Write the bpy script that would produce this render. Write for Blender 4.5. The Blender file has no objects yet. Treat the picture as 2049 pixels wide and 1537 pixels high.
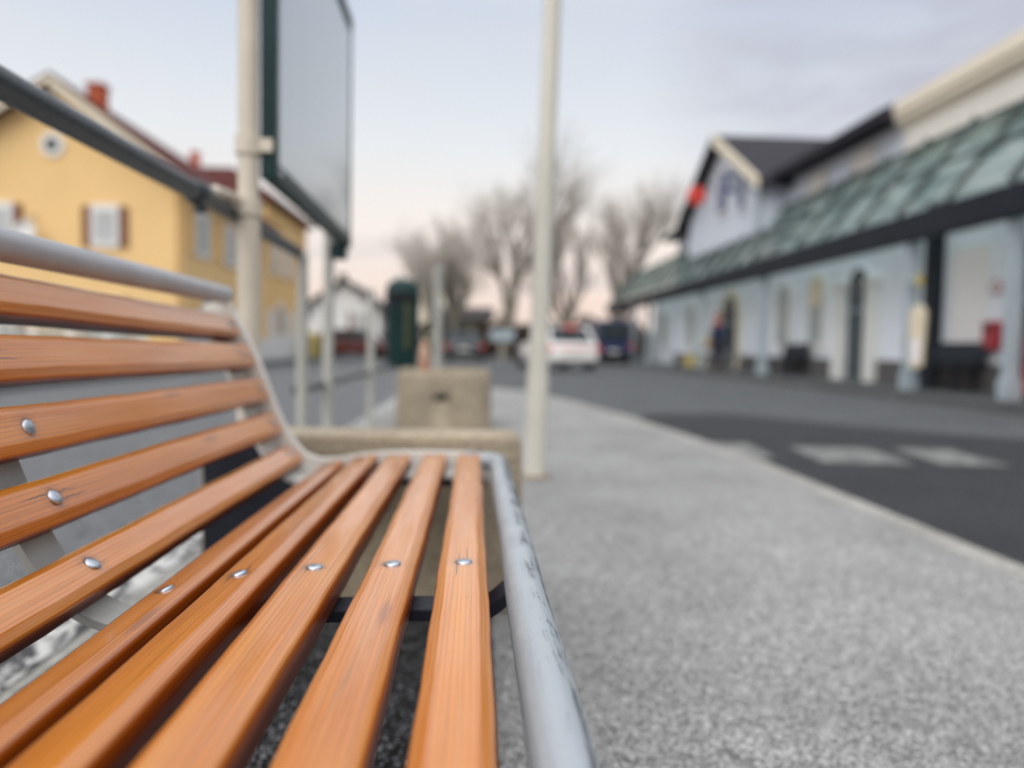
import bpy, math, random
from mathutils import Vector, Matrix
R = math.radians
scene = bpy.context.scene
col = scene.collection
rnd = random.Random(7)

# ------------------------------------------------------------------ helpers
def root_loc(o):
    v = Vector((0, 0, 0))
    while o is not None:
        v += Vector(o.location); o = o.parent
    return v

def tag(o, label=None, cat=None, group=None, kind=None):
    if label: o['label'] = label
    if cat: o['category'] = cat
    if group: o['group'] = group
    if kind: o['kind'] = kind
    return o

def thing(name, label, cat, loc=(0, 0, 0), rz=0.0, group=None):
    o = bpy.data.objects.new(name, None); col.objects.link(o)
    o.location = loc; o.rotation_euler = (0, 0, rz); o.empty_display_size = .1
    return tag(o, label, cat, group)

def dup(root, loc, rz=None, label=None):
    r = root.copy(); col.objects.link(r); r.location = loc
    if rz is not None: r.rotation_euler = (0, 0, rz)
    if label: r['label'] = label
    def rec(src, dst):
        for ch in list(src.children):
            c = ch.copy(); col.objects.link(c); c.parent = dst
            rec(ch, c)
    rec(root, r)
    return r

class MB:
    def __init__(s): s.v = []; s.f = []; s.uv = None
    def add(s, vs, fs):
        b = len(s.v); s.v += [tuple(p) for p in vs]; s.f += [tuple(b + i for i in f) for f in fs]; return s
    def box(s, x0, x1, y0, y1, z0, z1):
        vs = [(x0,y0,z0),(x1,y0,z0),(x1,y1,z0),(x0,y1,z0),(x0,y0,z1),(x1,y0,z1),(x1,y1,z1),(x0,y1,z1)]
        return s.add(vs, [(0,3,2,1),(4,5,6,7),(0,1,5,4),(1,2,6,5),(2,3,7,6),(3,0,4,7)])
    def prism(s, poly, a0, a1, axis='y'):
        n = len(poly)
        def mk(p, a):
            return (p[0], a, p[1]) if axis == 'y' else (a, p[0], p[1]) if axis == 'x' else (p[0], p[1], a)
        vs = [mk(p, a0) for p in poly] + [mk(p, a1) for p in poly]
        fs = [tuple(range(n)), tuple(range(2*n-1, n-1, -1))] + [(i, i+n, (i+1) % n + n, (i+1) % n) for i in range(n)]
        return s.add(vs, fs)
    def tube(s, pts, r, n=14, cap=True, squash=1.0):
        pts = [Vector(p) for p in pts]
        rs = r if isinstance(r, (list, tuple)) else [r]*len(pts)
        up = None; rings = []
        for i, p in enumerate(pts):
            t = (pts[min(i+1, len(pts)-1)] - pts[max(i-1, 0)]).normalized()
            if up is None:
                up = Vector((0,0,1)) if abs(t.z) < .9 else Vector((1,0,0))
            a = t.cross(up)
            if a.length < 1e-6: a = t.cross(Vector((1,.3,.2)))
            a.normalize(); b = a.cross(t).normalized(); up = b
            rings.append([p + (a*math.cos(2*math.pi*k/n) + b*math.sin(2*math.pi*k/n)*squash)*rs[i] for k in range(n)])
        vs = [q for rg in rings for q in rg]; fs = []
        for i in range(len(rings)-1):
            for k in range(n):
                fs.append((i*n+k, i*n+(k+1) % n, (i+1)*n+(k+1) % n, (i+1)*n+k))
        if cap:
            fs.append(tuple(range(n-1, -1, -1))); fs.append(tuple((len(rings)-1)*n+k for k in range(n)))
        return s.add(vs, fs)
    def lathe(s, prof, c=(0,0,0), n=24, axis='z', cap=True):
        vs = []
        for (r, h) in prof:
            for k in range(n):
                a = 2*math.pi*k/n; x, y = r*math.cos(a), r*math.sin(a)
                p = (x, y, h) if axis == 'z' else (h, x, y) if axis == 'x' else (x, h, y)
                vs.append((p[0]+c[0], p[1]+c[1], p[2]+c[2]))
        fs = [(i*n+k, i*n+(k+1) % n, (i+1)*n+(k+1) % n, (i+1)*n+k) for i in range(len(prof)-1) for k in range(n)]
        if cap:
            fs.append(tuple(range(n-1, -1, -1))); fs.append(tuple((len(prof)-1)*n+k for k in range(n)))
        return s.add(vs, fs)
    def loft(s, rings, cap=True):
        n = len(rings[0]); vs = [p for r_ in rings for p in r_]
        fs = [(i*n+k, i*n+(k+1) % n, (i+1)*n+(k+1) % n, (i+1)*n+k) for i in range(len(rings)-1) for k in range(n)]
        if cap:
            fs.append(tuple(range(n-1, -1, -1))); fs.append(tuple((len(rings)-1)*n+k for k in range(n)))
        return s.add(vs, fs)
    def sphere(s, c, r, n=16, m=10, sq=(1,1,1)):
        prof = [(math.sin(math.pi*i/m)*r + 1e-5, -math.cos(math.pi*i/m)*r) for i in range(m+1)]
        b = len(s.v); s.lathe(prof, (0,0,0), n)
        for i in range(b, len(s.v)):
            p = s.v[i]; s.v[i] = (p[0]*sq[0]+c[0], p[1]*sq[1]+c[1], p[2]*sq[2]+c[2])
        return s
    def build(s, name, mat, parent=None, smooth=False, bevel=0, world=True, angle=40):
        me = bpy.data.meshes.new(name)
        off = root_loc(parent) if (parent is not None and world) else Vector((0,0,0))
        me.from_pydata([(p[0]-off.x, p[1]-off.y, p[2]-off.z) for p in s.v], [], s.f)
        me.validate(); me.update()
        import bmesh
        bm = bmesh.new(); bm.from_mesh(me); bmesh.ops.recalc_face_normals(bm, faces=bm.faces); bm.to_mesh(me); bm.free()
        o = bpy.data.objects.new(name, me); col.objects.link(o)
        if parent is not None: o.parent = parent
        if mat: me.materials.append(mat)
        if smooth:
            for p in me.polygons: p.use_smooth = True
            me.set_sharp_from_angle(angle=R(angle))
        if bevel:
            m = o.modifiers.new('bevel', 'BEVEL'); m.width = bevel; m.segments = 2; m.limit_method = 'ANGLE'; m.angle_limit = R(40)
        return o

def arc(cx, cz, r, a0, a1, n):
    return [(cx + r*math.cos(R(a0+(a1-a0)*i/n)), cz + r*math.sin(R(a0+(a1-a0)*i/n))) for i in range(n+1)]

# ------------------------------------------------------------------ materials
def new_mat(name):
    m = bpy.data.materials.new(name); m.use_nodes = True
    nt = m.node_tree; return m, nt, nt.nodes['Principled BSDF']
def N(nt, t, **kw):
    n = nt.nodes.new(t)
    for k, v in kw.items(): setattr(n, k, v)
    return n
def L(nt, a, b): nt.links.new(a, b)
def ramp(nt, src, stops, interp='LINEAR'):
    r = N(nt, 'ShaderNodeValToRGB'); r.color_ramp.interpolation = interp
    e = r.color_ramp.elements
    while len(e) < len(stops): e.new(.5)
    for x, (p, c) in zip(e, stops):
        x.position = p; x.color = (c[0], c[1], c[2], 1) if isinstance(c, (tuple, list)) else (c, c, c, 1)
    if src is not None: L(nt, src, r.inputs[0])
    return r
def math_n(nt, op, a, b=None, c=None):
    n = N(nt, 'ShaderNodeMath', operation=op)
    for i, x in enumerate((a, b, c)):
        if x is None: continue
        if isinstance(x, (int, float)): n.inputs[i].default_value = x
        else: L(nt, x, n.inputs[i])
    return n.outputs[0]
def mix(nt, f, a, b, mode='MIX'):
    n = N(nt, 'ShaderNodeMixRGB', blend_type=mode)
    for i, x in enumerate((f, a, b)):
        if isinstance(x, (int, float)): n.inputs[i].default_value = x if i == 0 else (x, x, x, 1)
        elif isinstance(x, (tuple, list)): n.inputs[i].default_value = (*x[:3], 1)
        else: L(nt, x, n.inputs[i])
    return n.outputs[0]
def noise(nt, vec, scale, detail=4, rough=.55, dist=0):
    n = N(nt, 'ShaderNodeTexNoise'); n.inputs['Scale'].default_value = scale; n.inputs['Detail'].default_value = detail
    n.inputs['Roughness'].default_value = rough; n.inputs['Distortion'].default_value = dist
    if vec is not None: L(nt, vec, n.inputs['Vector'])
    return n
def mapping(nt, vec, scale=(1,1,1), loc=(0,0,0)):
    n = N(nt, 'ShaderNodeMapping'); n.inputs['Scale'].default_value = scale; n.inputs['Location'].default_value = loc
    L(nt, vec, n.inputs['Vector']); return n.outputs[0]
def objc(nt): return N(nt, 'ShaderNodeTexCoord').outputs['Object']
def bump(nt, h, bsdf, strength=.3, dist=.01):
    b = N(nt, 'ShaderNodeBump'); b.inputs['Strength'].default_value = strength; b.inputs['Distance'].default_value = dist
    L(nt, h, b.inputs['Height']); L(nt, b.outputs[0], bsdf.inputs['Normal'])

def paint(name, c, rough=.5, var=.12, scale=3.0, metallic=0, coat=0, spec=None):
    """painted or plastered surface with soft blotches and fine dirt"""
    if spec is None: spec = .5 if (coat or metallic) else (.12 if max(c) < .12 else .3)
    m, nt, b = new_mat(name)
    co = objc(nt)
    n1 = noise(nt, co, scale, 5); n2 = noise(nt, co, scale*9, 3)
    f = math_n(nt, 'MULTIPLY_ADD', n2.outputs[0], .35, math_n(nt, 'MULTIPLY', n1.outputs[0], .65))
    r = ramp(nt, f, [(.3, tuple(x*(1-var) for x in c)), (.7, tuple(min(1, x*(1+var)) for x in c))])
    L(nt, r.outputs[0], b.inputs['Base Color'])
    rr = ramp(nt, n2.outputs[0], [(.3, max(0, rough-.08)), (.7, min(1, rough+.08))]); L(nt, rr.outputs[0], b.inputs['Roughness'])
    b.inputs['Metallic'].default_value = metallic; b.inputs['Coat Weight'].default_value = coat
    b.inputs['Specular IOR Level'].default_value = spec
    return m

def make_wood():
    m, nt, b = new_mat('varnished_wood')
    uv = N(nt, 'ShaderNodeUVMap').outputs[0]
    sep = N(nt, 'ShaderNodeSeparateXYZ'); L(nt, uv, sep.inputs[0])
    u, v = sep.outputs[0], sep.outputs[1]
    att = N(nt, 'ShaderNodeObjectInfo').outputs['Random']
    shift = N(nt, 'ShaderNodeCombineXYZ'); L(nt, math_n(nt, 'MULTIPLY', att, 37.0), shift.inputs[0]); L(nt, math_n(nt, 'MULTIPLY', att, 11.0), shift.inputs[1])
    add = N(nt, 'ShaderNodeVectorMath', operation='ADD'); L(nt, uv, add.inputs[0]); L(nt, shift.outputs[0], add.inputs[1])
    co = add.outputs[0]
    oc = N(nt, 'ShaderNodeSeparateColor'); L(nt, [n for n in nt.nodes if n.type == 'OBJECT_INFO'][0].outputs['Color'], oc.inputs[0])
    big = noise(nt, mapping(nt, co, (2.2, 26, 1)), 1, 3, .5)
    grain = noise(nt, mapping(nt, co, (3.5, 240, 1)), 1, 5, .6, .6)
    fine = noise(nt, mapping(nt, co, (22, 1300, 1)), 1, 3, .6)
    # growth-ring lines that wander along the board
    wv = N(nt, 'ShaderNodeTexWave', wave_type='BANDS', bands_direction='Y'); wv.inputs['Scale'].default_value = 1
    wv.inputs['Distortion'].default_value = 5.0; wv.inputs['Detail'].default_value = 2; wv.inputs['Detail Scale'].default_value = .7
    L(nt, mapping(nt, co, (1.3, 62, 1)), wv.inputs['Vector'])
    base = ramp(nt, big.outputs[0], [(.25, (.50, .145, .007)), (.5, (.62, .200, .010)), (.78, (.72, .265, .022))])
    g = ramp(nt, grain.outputs[0], [(.34, .74), (.50, 1.0), (.8, 1.05)])
    c1 = mix(nt, .75, base.outputs[0], g.outputs[0], 'MULTIPLY')
    ring = ramp(nt, wv.outputs[0], [(.0, .60), (.16, .97), (.5, 1.0), (1, 1.03)])
    c1 = mix(nt, .75, c1, ring.outputs[0], 'MULTIPLY')
    # worn, greyed streaks and dark specks in the lacquer
    wear = noise(nt, mapping(nt, co, (7, 95, 1), (3, 1, 0)), 1, 6, .65)
    wm = ramp(nt, wear.outputs[0], [(.60, 0.0), (.72, 1.0)])
    blot = noise(nt, mapping(nt, co, (2.3, 12, 1), (9, 4, 0)), 1, 2, .5)
    bm_ = ramp(nt, blot.outputs[0], [(.5, 0.0), (.68, 1.0)])
    wf = math_n(nt, 'MULTIPLY', math_n(nt, 'MULTIPLY', wm.outputs[0], bm_.outputs[0]), .75)
    c1 = mix(nt, wf, c1, (.13, .085, .05))
    spk = noise(nt, mapping(nt, co, (260, 700, 1)), 1, 2, .5)
    sm = ramp(nt, spk.outputs[0], [(.70, 0.0), (.76, 1.0)])
    c1 = mix(nt, math_n(nt, 'MULTIPLY', sm.outputs[0], math_n(nt, 'MULTIPLY', bm_.outputs[0], .7)), c1, (.07, .035, .015))
    # little knots
    vor = N(nt, 'ShaderNodeTexVoronoi'); vor.inputs['Scale'].default_value = 1
    L(nt, mapping(nt, co, (2.1, 13, 1), (.4, .2, 0)), vor.inputs['Vector'])
    km = ramp(nt, vor.outputs['Distance'], [(.045, 1.0), (.10, 0.0)])
    c1 = mix(nt, math_n(nt, 'MULTIPLY', km.outputs[0], .55), c1, (.20, .05, .012))
    # splits and a dark ring around each bolt (bolts repeat every 0.8625 m)
    du = math_n(nt, 'SUBTRACT', math_n(nt, 'FLOORED_MODULO', math_n(nt, 'ADD', u, -.835+.43125+8.625), .8625), .43125)
    wig = math_n(nt, 'MULTIPLY', math_n(nt, 'SUBTRACT', noise(nt, mapping(nt, co, (60, 20, 1)), 1, 2).outputs[0], .5), .004)
    def crack(off, length, sgn):
        dv = math_n(nt, 'ABSOLUTE', math_n(nt, 'ADD', math_n(nt, 'SUBTRACT', v, off), wig))
        along = math_n(nt, 'MULTIPLY', du, sgn)
        w = math_n(nt, 'MULTIPLY', math_n(nt, 'SUBTRACT', math_n(nt, 'MULTIPLY', att, length*1.4), along), .030)
        a = math_n(nt, 'LESS_THAN', dv, math_n(nt, 'MINIMUM', w, .00075))
        return math_n(nt, 'MULTIPLY', a, math_n(nt, 'GREATER_THAN', along, -.004))
    cr = math_n(nt, 'MAXIMUM', crack(.0045, .050, 1), math_n(nt, 'MAXIMUM', crack(-.0060, .045, -1), crack(-.0045, .036, 1)))
    c1 = mix(nt, math_n(nt, 'MULTIPLY', cr, .92), c1, (.025, .012, .006))
    rad = math_n(nt, 'SQRT', math_n(nt, 'ADD', math_n(nt, 'MULTIPLY', du, du), math_n(nt, 'MULTIPLY', v, v)))
    halo = ramp(nt, math_n(nt, 'MULTIPLY', rad, 20), [(.20, .38), (.26, .82), (.5, 1.0)])
    c1 = mix(nt, 1, c1, halo.outputs[0], 'MULTIPLY')
    worn = noise(nt, mapping(nt, co, (5, 60, 1), (1, 7, 0)), 1, 5, .6); worn_sheen = ramp(nt, worn.outputs[0], [(.38, 0.0), (.66, 1.0)])
    c1 = mix(nt, math_n(nt, 'MULTIPLY', math_n(nt, 'MULTIPLY', worn_sheen.outputs[0], oc.outputs[1]), .45), c1, (.68, .34, .15))  # pale worn streaks that also paint pink sky reflection on the paler slats
    tn = N(nt, 'ShaderNodeCombineColor'); L(nt, oc.outputs[0], tn.inputs[0]); L(nt, math_n(nt, 'POWER', oc.outputs[0], 1.2), tn.inputs[1]); L(nt, math_n(nt, 'POWER', oc.outputs[0], 1.6), tn.inputs[2])
    c1 = mix(nt, 1, c1, tn.outputs[0], 'MULTIPLY')
    side = ramp(nt, math_n(nt, 'MULTIPLY', math_n(nt, 'ABSOLUTE', v), 20), [(.20, 1.0), (.30, (1.0, .97, .92)), (.62, 1.0), (.70, (.80, .62, .45)), (.80, (.55, .34, .22)), (1.0, (.20, .09, .07))])  # slat sides darken downwards: shade of the gaps put into the colour
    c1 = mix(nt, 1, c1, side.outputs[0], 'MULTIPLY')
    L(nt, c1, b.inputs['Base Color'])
    rr = ramp(nt, math_n(nt, 'ADD', math_n(nt, 'MULTIPLY', fine.outputs[0], .5), math_n(nt, 'MULTIPLY', wear.outputs[0], .5)), [(.35, .30), (.65, .50)])
    L(nt, rr.outputs[0], b.inputs['Roughness'])
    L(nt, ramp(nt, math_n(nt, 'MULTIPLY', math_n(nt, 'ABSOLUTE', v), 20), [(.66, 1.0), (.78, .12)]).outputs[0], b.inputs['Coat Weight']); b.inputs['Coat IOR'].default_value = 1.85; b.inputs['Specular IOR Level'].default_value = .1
    cr_ = ramp(nt, wear.outputs[0], [(.4, .08), (.68, .28)]); L(nt, cr_.outputs[0], b.inputs['Coat Roughness'])
    h = math_n(nt, 'ADD', math_n(nt, 'MULTIPLY', grain.outputs[0], .6), math_n(nt, 'MULTIPLY', fine.outputs[0], .4))
    h = math_n(nt, 'SUBTRACT', h, math_n(nt, 'MULTIPLY', cr, 1.5))
    bump(nt, h, b, .28, .0008)
    bn = [n for n in nt.nodes if n.type == 'BUMP'][0]
    bc = N(nt, 'ShaderNodeBump'); bc.inputs['Strength'].default_value = .16; bc.inputs['Distance'].default_value = .0009
    L(nt, math_n(nt, 'ADD', grain.outputs[0], big.outputs[0]), bc.inputs['Height']); L(nt, bc.outputs[0], b.inputs['Coat Normal'])
    return m

def make_asphalt(name, dark, light, frac, cell=230, base_mix=.0, tint=(1, 1, 1), rough=.85, patch=.18, mott=.3, coarse=.4):
    m, nt, b = new_mat(name)
    co = objc(nt)
    v = N(nt, 'ShaderNodeTexVoronoi'); v.inputs['Scale'].default_value = cell; L(nt, co, v.inputs['Vector'])
    sc = N(nt, 'ShaderNodeSeparateColor'); L(nt, v.outputs['Color'], sc.inputs[0])
    v2 = N(nt, 'ShaderNodeTexVoronoi'); v2.inputs['Scale'].default_value = cell*.55; L(nt, co, v2.inputs['Vector'])
    sc2 = N(nt, 'ShaderNodeSeparateColor'); L(nt, v2.outputs['Color'], sc2.inputs[0])
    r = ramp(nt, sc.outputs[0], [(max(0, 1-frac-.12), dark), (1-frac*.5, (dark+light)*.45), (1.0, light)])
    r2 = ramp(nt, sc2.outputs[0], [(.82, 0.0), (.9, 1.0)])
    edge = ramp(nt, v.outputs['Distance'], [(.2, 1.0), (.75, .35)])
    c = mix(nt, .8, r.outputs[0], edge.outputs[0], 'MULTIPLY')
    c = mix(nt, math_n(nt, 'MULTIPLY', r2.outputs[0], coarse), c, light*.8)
    n = noise(nt, co, 1.3, 5, .6); nr = ramp(nt, n.outputs[0], [(.3, 1-patch), (.7, 1+patch)])
    n3 = noise(nt, co, 28, 3, .6); nr3 = ramp(nt, n3.outputs[0], [(.32, 1-mott), (.68, 1+mott)])
    c = mix(nt, 1, c, nr.outputs[0], 'MULTIPLY'); c = mix(nt, 1, c, nr3.outputs[0], 'MULTIPLY'); c = mix(nt, 1, c, tint, 'MULTIPLY')
    L(nt, c, b.inputs['Base Color']); b.inputs['Roughness'].default_value = rough
    b.inputs['Specular IOR Level'].default_value = .35
    bump(nt, math_n(nt, 'ADD', sc.outputs[0], math_n(nt, 'MULTIPLY', v.outputs['Distance'], -1.2)), b, .5, .002)
    return m

def make_concrete(name, c, agg=160, var=.35, darkspots=.5):
    m, nt, b = new_mat(name)
    co = objc(nt)
    v = N(nt, 'ShaderNodeTexVoronoi'); v.inputs['Scale'].default_value = agg; L(nt, co, v.inputs['Vector'])
    sc = N(nt, 'ShaderNodeSeparateColor'); L(nt, v.outputs['Color'], sc.inputs[0])
    r = ramp(nt, sc.outputs[0], [(0, tuple(x*(1-darkspots) for x in c)), (.3, c), (1, tuple(min(1, x*(1+var)) for x in c))])
    n = noise(nt, co, 4, 6, .65); nr = ramp(nt, n.outputs[0], [(.3, .7), (.7, 1.2)])
    c1 = mix(nt, 1, r.outputs[0], nr.outputs[0], 'MULTIPLY')
    L(nt, c1, b.inputs['Base Color']); b.inputs['Roughness'].default_value = .9
    bump(nt, sc.outputs[0], b, .4, .002)
    return m

def make_pipe(name, c, scr, amount=.5, rough=.38):
    """aged painted tube: streaks and scratches along Y, more of them on the outer flank"""
    m, nt, b = new_mat(name)
    co = objc(nt)
    s = noise(nt, mapping(nt, co, (70, 3.2, 70)), 1, 6, .7, .3); k = noise(nt, mapping(nt, co, (30, 14, 30)), 1, 5, .65)
    big = noise(nt, mapping(nt, co, (8, 1.2, 8)), 1, 3)
    g = N(nt, 'ShaderNodeNewGeometry'); sp = N(nt, 'ShaderNodeSeparateXYZ'); L(nt, g.outputs['Normal'], sp.inputs[0])
    flank = ramp(nt, sp.outputs[0], [(.02, .15), (.16, .75), (.30, 1.0), (1, 1.0)])
    mk = ramp(nt, math_n(nt, 'ADD', math_n(nt, 'MULTIPLY', s.outputs[0], .6), math_n(nt, 'MULTIPLY', k.outputs[0], .4)), [(.475, 0.0), (.525, 1.0)])
    f = math_n(nt, 'MULTIPLY', math_n(nt, 'MULTIPLY', mk.outputs[0], flank.outputs[0]), amount)
    cb = ramp(nt, big.outputs[0], [(.3, tuple(x*.86 for x in c)), (.7, tuple(x*1.08 for x in c))])
    L(nt, mix(nt, f, cb.outputs[0], scr), b.inputs['Base Color'])
    rr = ramp(nt, k.outputs[0], [(.3, rough-.06), (.7, rough+.12)]); L(nt, rr.outputs[0], b.inputs['Roughness'])
    bump(nt, mk.outputs[0], b, .18, .0008)
    return m

M = {}
M['wood'] = make_wood()
M['pave'] = make_asphalt('pale_asphalt', .17, .72, .66, 230, tint=(1, .99, .965), patch=.2, mott=.15)
M['benchshade'] = make_asphalt('shaded_chip_asphalt', .003, .60, .11, 230, tint=(.96, .98, 1.04), patch=.10, mott=.15, coarse=.12)
M['road'] = make_asphalt('road_asphalt', .05, .28, .5, 160, tint=(.95, 1, 1.04))
M['patch'] = make_asphalt('dark_asphalt', .022, .085, .4, 160, tint=(.95, 1.0, 1.12))
M['lroad'] = make_asphalt('grey_asphalt', .045, .45, .5, 190, tint=(.96, 1, 1.04), patch=.12)
M['kerb'] = make_concrete('kerb_stone', (.30, .29, .265), 60, .25, .3)
M['conc'] = make_concrete('washed_concrete', (.33, .275, .20), 260, .45, .5)
M['conc2'] = make_concrete('planter_concrete', (.31, .26, .19), 60, .2, .3)
M['conc3'] = make_concrete('pale_planter_concrete', (.43, .37, .27), 60, .2, .3)
M['tube'] = make_pipe('grey_bench_tube', (.355, .39, .42), (.085, .10, .11), .95, .34)
M['railtube'] = make_pipe('grey_back_tube', (.42, .43, .455), (.30, .31, .33), .3, .32)
M['cast'] = paint('cast_frame', (.66, .645, .60), .5, .1, 14)
M['darksteel'] = paint('dark_steel', (.022, .024, .034), .42, .3, 12)
M['strap'] = paint('strap_steel', (.36, .36, .34), .5, .14, 16)
M['green'] = paint('dark_green_paint', (.012, .034, .036), .34, .25, 8)
M['railgreen'] = paint('slate_rail_paint', (.030, .040, .047), .33, .35, 14, spec=.6)
M['pole'] = paint('cream_grey_pole', (.60, .545, .455), .45, .1, 8)
M['pole2'] = paint('cream_lamp_pole', (.62, .60, .53), .45, .1, 5)
M['post'] = paint('grey_post', (.42, .42, .385), .5, .15, 8)
M['steel'] = paint('bolt_steel', (.50, .53, .58), .28, .12, 90, metallic=1)
M['endbolt'] = paint('dull_bolt', (.40, .34, .32), .45, .15, 60)
M['black'] = paint('black_rubber', (.015, .015, .017), .7, .2, 20)
M['yellow'] = paint('yellow_plaster', (.85, .58, .27), .85, .05, .8)
M['orange'] = paint('orange_plaster', (.82, .54, .24), .85, .06, .8)
M['cream'] = paint('cream_plaster', (.74, .67, .53), .85, .06, .8)
M['cornice'] = paint('warm_cornice', (.84, .76, .62), .85, .05, .8)
M['greywall2'] = paint('pale_window_board', (.60, .57, .54), .85, .05, .8)
M['drabwall'] = paint('drab_plaster', (.20, .19, .15), .85, .1, .8)
M['palecream'] = paint('pale_cream_plaster', (.82, .79, .72), .85, .05, .8)
M['white'] = paint('white_paint', (.78, .78, .76), .6, .05, 2)
M['bluewall'] = paint('pale_blue_plaster', (.84, .88, .95), .85, .05, .7)
M['greywall'] = paint('blue_grey_plaster', (.62, .67, .75), .85, .07, .7)
M['plinth'] = paint('dark_plinth', (.12, .115, .115), .85, .2, 2)
M['roof'] = paint('maroon_tiles', (.085, .022, .018), .75, .3, 6)
M['darkroof'] = paint('dark_roof', (.030, .028, .036), .7, .3, 4)
M['brick'] = paint('chimney_brick', (.42, .095, .045), .8, .25, 9)
M['shutter'] = paint('brown_shutter', (.20, .075, .035), .7, .2, 6)
M['glass'] = paint('window_glass', (.44, .46, .46), .12, .2, 2)
M['darkglass'] = paint('dark_glass', (.035, .045, .05), .12, .3, 2)
M['bluegrey'] = paint('blue_grey_metal', (.36, .43, .47), .5, .12, 3)
M['beam'] = paint('canopy_steel', (.025, .03, .04), .5, .25, 3)
M['rib'] = paint('canopy_rib', (.075, .10, .095), .5, .25, 3)
M['bark'] = paint('bark', (.19, .17, .14), .9, .3, 6)
M['twig'] = paint('twig', (.38, .35, .305), .9, .2, 6)
M['hedge'] = paint('bare_hedge', (.075, .045, .03), .9, .4, 5)
M['evergreen'] = paint('dull_hedge_leaf', (.05, .055, .03), .9, .4, 5)
M['red'] = paint('red_paint', (.62, .03, .035), .4, .12, 4, coat=.4)
M['crimson'] = paint('crimson_paint', (.38, .015, .03), .4, .15, 4, coat=.4)
M['signred'] = paint('sign_red', (.62, .06, .045), .45, .08, 3)
M['lampred'] = paint('tail_lamp', (.80, .07, .05), .25, .1, 4, coat=.6)
M['carwhite'] = paint('white_car_paint', (.78, .76, .74), .3, .04, 2, coat=.8)
M['cardark'] = paint('dark_car_paint', (.012, .013, .018), .3, .2, 2, coat=.8)
M['carred'] = paint('maroon_car_paint', (.11, .012, .012), .3, .2, 2, coat=.8)
M['carblue'] = paint('blue_van_paint', (.012, .022, .075), .3, .2, 2, coat=.8)
M['orangeobj'] = paint('pale_orange_plastic', (.52, .34, .24), .5, .1, 14)
M['orangeobj2'] = paint('dull_orange_plastic', (.42, .20, .13), .5, .1, 14)
M['olive'] = paint('olive_reflection', (.075, .085, .045), .4, .2, 9)
M['yellowobj'] = paint('yellow_paint', (.52, .42, .15), .6, .12, 5)
M['skin'] = paint('skin', (.55, .34, .25), .6, .08, 8)
M['hat'] = paint('red_wool', (.34, .05, .06), .9, .15, 20)
M['jacket'] = paint('navy_cloth', (.025, .035, .08), .85, .2, 12)
M['bag'] = paint('beige_canvas', (.48, .40, .20), .85, .15, 12)
M['trousers'] = paint('dark_cloth', (.022, .022, .04), .85, .2, 12)
M['paper'] = paint('poster_paper', (.90, .86, .86), .5, .03, 2)
M['creamsign'] = paint('cream_board', (.78, .68, .52), .6, .06, 4)
M['signblue2'] = paint('deep_blue_sign', (.02, .06, .22), .45, .1, 4)
M['signblue'] = paint('blue_sign', (.05, .075, .19), .5, .1, 4)

def make_canopy_glass():
    m, nt, b = new_mat('canopy_glass'); co = objc(nt)
    n = noise(nt, mapping(nt, co, (1.25, .62, 1.25)), 1.0, 2, .5, .4); n2 = noise(nt, mapping(nt, co, (.5, .22, .5)), 1.0, 2, .5)
    vn = math_n(nt, 'ADD', math_n(nt, 'ABSOLUTE', math_n(nt, 'SUBTRACT', n.outputs[0], .5)), math_n(nt, 'MULTIPLY', math_n(nt, 'SUBTRACT', n2.outputs[0], .5), .18))
    r = ramp(nt, vn, [(.0, (.045, .065, .063)), (.035, (.20, .24, .235)), (.10, (.50, .555, .535)), (.20, (.84, .87, .85))])  # dark veins and pale patches paint reflected branches and sky into the glass
    L(nt, r.outputs[0], b.inputs['Base Color']); b.inputs['Roughness'].default_value = .16
    tr = N(nt, 'ShaderNodeBsdfTranslucent'); L(nt, r.outputs[0], tr.inputs[0])
    tp = N(nt, 'ShaderNodeBsdfTransparent'); tp.inputs[0].default_value = (.70, .82, .78, 1)
    m1 = N(nt, 'ShaderNodeMixShader'); m1.inputs[0].default_value = .45; L(nt, b.outputs[0], m1.inputs[1]); L(nt, tr.outputs[0], m1.inputs[2])
    m2 = N(nt, 'ShaderNodeMixShader'); m2.inputs[0].default_value = .55; L(nt, m1.outputs[0], m2.inputs[1]); L(nt, tp.outputs[0], m2.inputs[2])
    L(nt, m2.outputs[0], nt.nodes['Material Output'].inputs[0]); return m
M['canopy'] = make_canopy_glass()

def make_case_glass():
    m, nt, b = new_mat('case_glass'); co = objc(nt)
    n = noise(nt, mapping(nt, co, (1, 9, .25)), 1, 3); r = ramp(nt, n.outputs[0], [(.3, (.40, .47, .52)), (.7, (.46, .53, .58))])
    L(nt, r.outputs[0], b.inputs['Base Color']); b.inputs['Roughness'].default_value = .5
    b.inputs['Coat Weight'].default_value = 1; b.inputs['Coat IOR'].default_value = 2.0; b.inputs['Coat Roughness'].default_value = .05; return m
M['caseglass'] = make_case_glass()

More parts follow.
